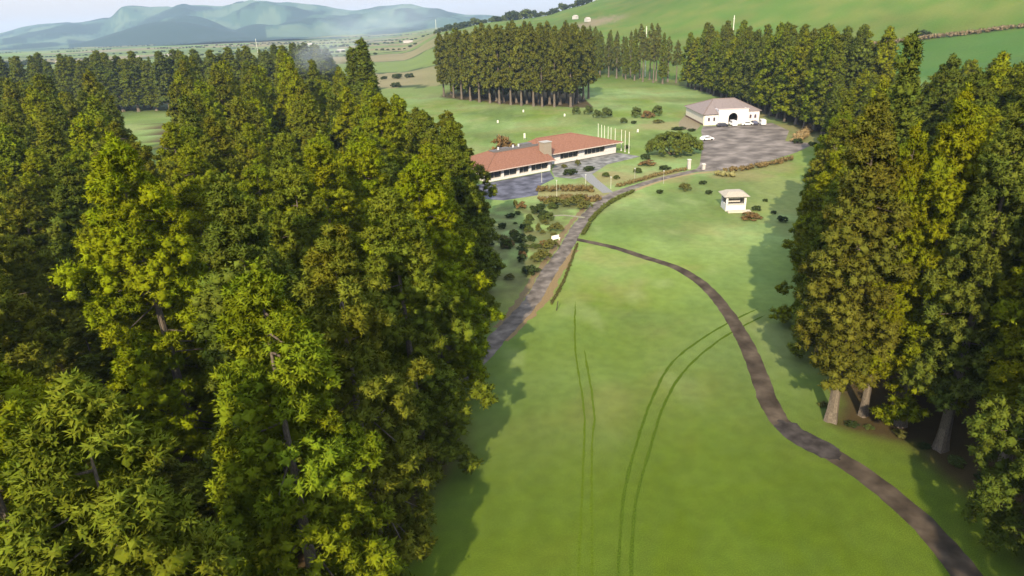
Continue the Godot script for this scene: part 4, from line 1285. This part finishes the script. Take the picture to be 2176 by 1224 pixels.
func smoke() -> void:
	rng.seed = 8
	for k in 22:
		var t := k / 21.0
		var s := [-90.0 + t * 54.0 + rng.randf_range(-6, 6), 25.0 + 20.0 * pow(t, 0.6) + rng.randf_range(-4, 4), 316.0 + 12.0 * t + rng.randf_range(-4, 4), 15.0 + 20.0 * t + rng.randf_range(-5, 6), 11.0 + 4.0 * t + rng.randf_range(-4, 5), lerpf(0.0045, 0.0009, pow(t, 0.7))]
		var fv := FogVolume.new()
		fv.name = numbered("smoke")
		fv.shape = RenderingServer.FOG_VOLUME_SHAPE_ELLIPSOID
		fv.size = Vector3(s[3], s[4], s[3] * 0.8)
		fv.position = Vector3(s[0], s[1], -s[2])
		var m := FogMaterial.new()
		m.albedo = Color(0.90, 0.95, 1.0)
		m.density = s[5]
		fv.material = m
		add_child(fv)
		tag(fv, "bluish smoke drifting up behind the tallest dark conifer", "smoke", "smoke drifting over the left wood", "stuff")

func _ready() -> void:
	# ------------------------------------------------ camera
	cam = Camera3D.new()
	cam.name = "camera"
	cam.fov = 47.22
	cam.near = 0.5
	cam.far = 20000.0
	cam.transform = Transform3D(Basis(Vector3.RIGHT, deg_to_rad(-22.2)) * Basis(Vector3.BACK, deg_to_rad(-2.5)), CAM)
	add_child(cam)
	cam.current = true
	# ------------------------------------------------ sky, sun, air
	var env := Environment.new()
	env.background_mode = Environment.BG_SKY
	var sm := ProceduralSkyMaterial.new()
	sm.sky_top_color = Color(0.70, 0.74, 0.80)
	sm.sky_horizon_color = Color(0.47, 0.44, 0.41)
	sm.sky_curve = 0.12
	sm.ground_horizon_color = Color(0.5, 0.52, 0.5)
	sm.ground_bottom_color = Color(0.2, 0.22, 0.15)
	sm.sun_angle_max = 1.0
	sm.sky_energy_multiplier = 1.3
	var sky := Sky.new()
	sky.sky_material = sm
	env.sky = sky
	env.tonemap_mode = Environment.TONE_MAPPER_LINEAR
	env.tonemap_exposure = 1.98
	env.fog_enabled = true
	env.fog_density = 0.00008
	env.fog_light_color = Color(0.74, 0.84, 0.96)
	env.volumetric_fog_enabled = true
	env.volumetric_fog_density = 0.0
	env.sdfgi_enabled = true
	env.ssao_enabled = true
	env.ssil_enabled = true
	var we := WorldEnvironment.new()
	we.name = "world"
	we.environment = env
	add_child(we)
	var sun := DirectionalLight3D.new()
	sun.name = "sun"
	sun.light_energy = 1.5
	sun.light_color = Color(1.0, 0.93, 0.80)
	sun.light_angular_distance = 0.5
	sun.shadow_enabled = true
	var az := deg_to_rad(12.5)
	var el := deg_to_rad(30.0)
	var towards := Vector3(sin(az) * cos(el), -sin(el), -cos(az) * cos(el))
	sun.transform = Transform3D(Basis.looking_at(towards, Vector3.UP), Vector3(0, 100, 0))
	add_child(sun)
	# ------------------------------------------------ noises and shared materials
	noise_a = noise(FastNoiseLite.TYPE_SIMPLEX_SMOOTH, 0.018, 11, 4)
	noise_b = noise(FastNoiseLite.TYPE_SIMPLEX_SMOOTH, 0.03, 12, 4)
	noise_c = noise(FastNoiseLite.TYPE_SIMPLEX_SMOOTH, 0.12, 13, 3)
	cells = noise(FastNoiseLite.TYPE_CELLULAR, 0.008, 14)
	cells.cellular_return_type = FastNoiseLite.RETURN_CELL_VALUE
	cells.cellular_jitter = 0.75
	cells.fractal_type = FastNoiseLite.FRACTAL_NONE
	cells_edge = noise(FastNoiseLite.TYPE_CELLULAR, 0.008, 14)
	cells_edge.cellular_return_type = FastNoiseLite.RETURN_DISTANCE2_SUB
	cells_edge.cellular_jitter = 0.75
	cells_edge.fractal_type = FastNoiseLite.FRACTAL_NONE
	grain = noise_texture(0.03, 21, 0.72, 1.0)
	patches = noise_texture(0.012, 33, 0.55, 1.0, 6)
	painted = StandardMaterial3D.new()
	painted.vertex_color_use_as_albedo = true
	painted.roughness = 0.95
	painted.metallic_specular = 0.2
	bark_mat = painted.duplicate()
	bark_mat.albedo_texture = noise_texture(0.05, 41, 0.45, 1.0)
	bark_mat.uv1_triplanar = true
	bark_mat.uv1_world_triplanar = true
	bark_mat.uv1_scale = Vector3(0.9, 0.12, 0.9)
	foliage = StandardMaterial3D.new()
	foliage.vertex_color_use_as_albedo = true
	foliage.roughness = 0.9
	foliage.metallic_specular = 0.08
	foliage.backlight_enabled = true
	foliage.backlight = Color(0.5, 0.52, 0.3)
	make_ico()
	MARKS = [
		[[[6.9, 37.0], [9.1, 47.1], [11.6, 54.6], [15.0, 63.1], [19.4, 71.5], [25.4, 78.1], [30.7, 82.7], [35.4, 86.2]], 0.42, true],
		[[[7.9, 37.0], [9.9, 45.9], [12.8, 53.8], [16.2, 62.1], [20.5, 69.6], [26.3, 76.3], [31.3, 80.7], [36.0, 84.2]], 0.42, true],
		[[[3.9, 37.0], [6.2, 52.8], [7.3, 61.8], [7.9, 76.3], [9.5, 91.6]], 0.3, false],
		[[[5.0, 37.0], [7.2, 54.2], [8.4, 61.8], [9.0, 76.3]], 0.3, false],
	]
	# ------------------------------------------------ the large structure
	make_ground()
	far_hills()
	make_ways()
	# ------------------------------------------------ trees, buildings, things
	plan_woods()
	grow_woods()
	make_garden()
	clubhouse()
	arched_building()
	kiosk()
	small_things()
	far_things()
	smoke()
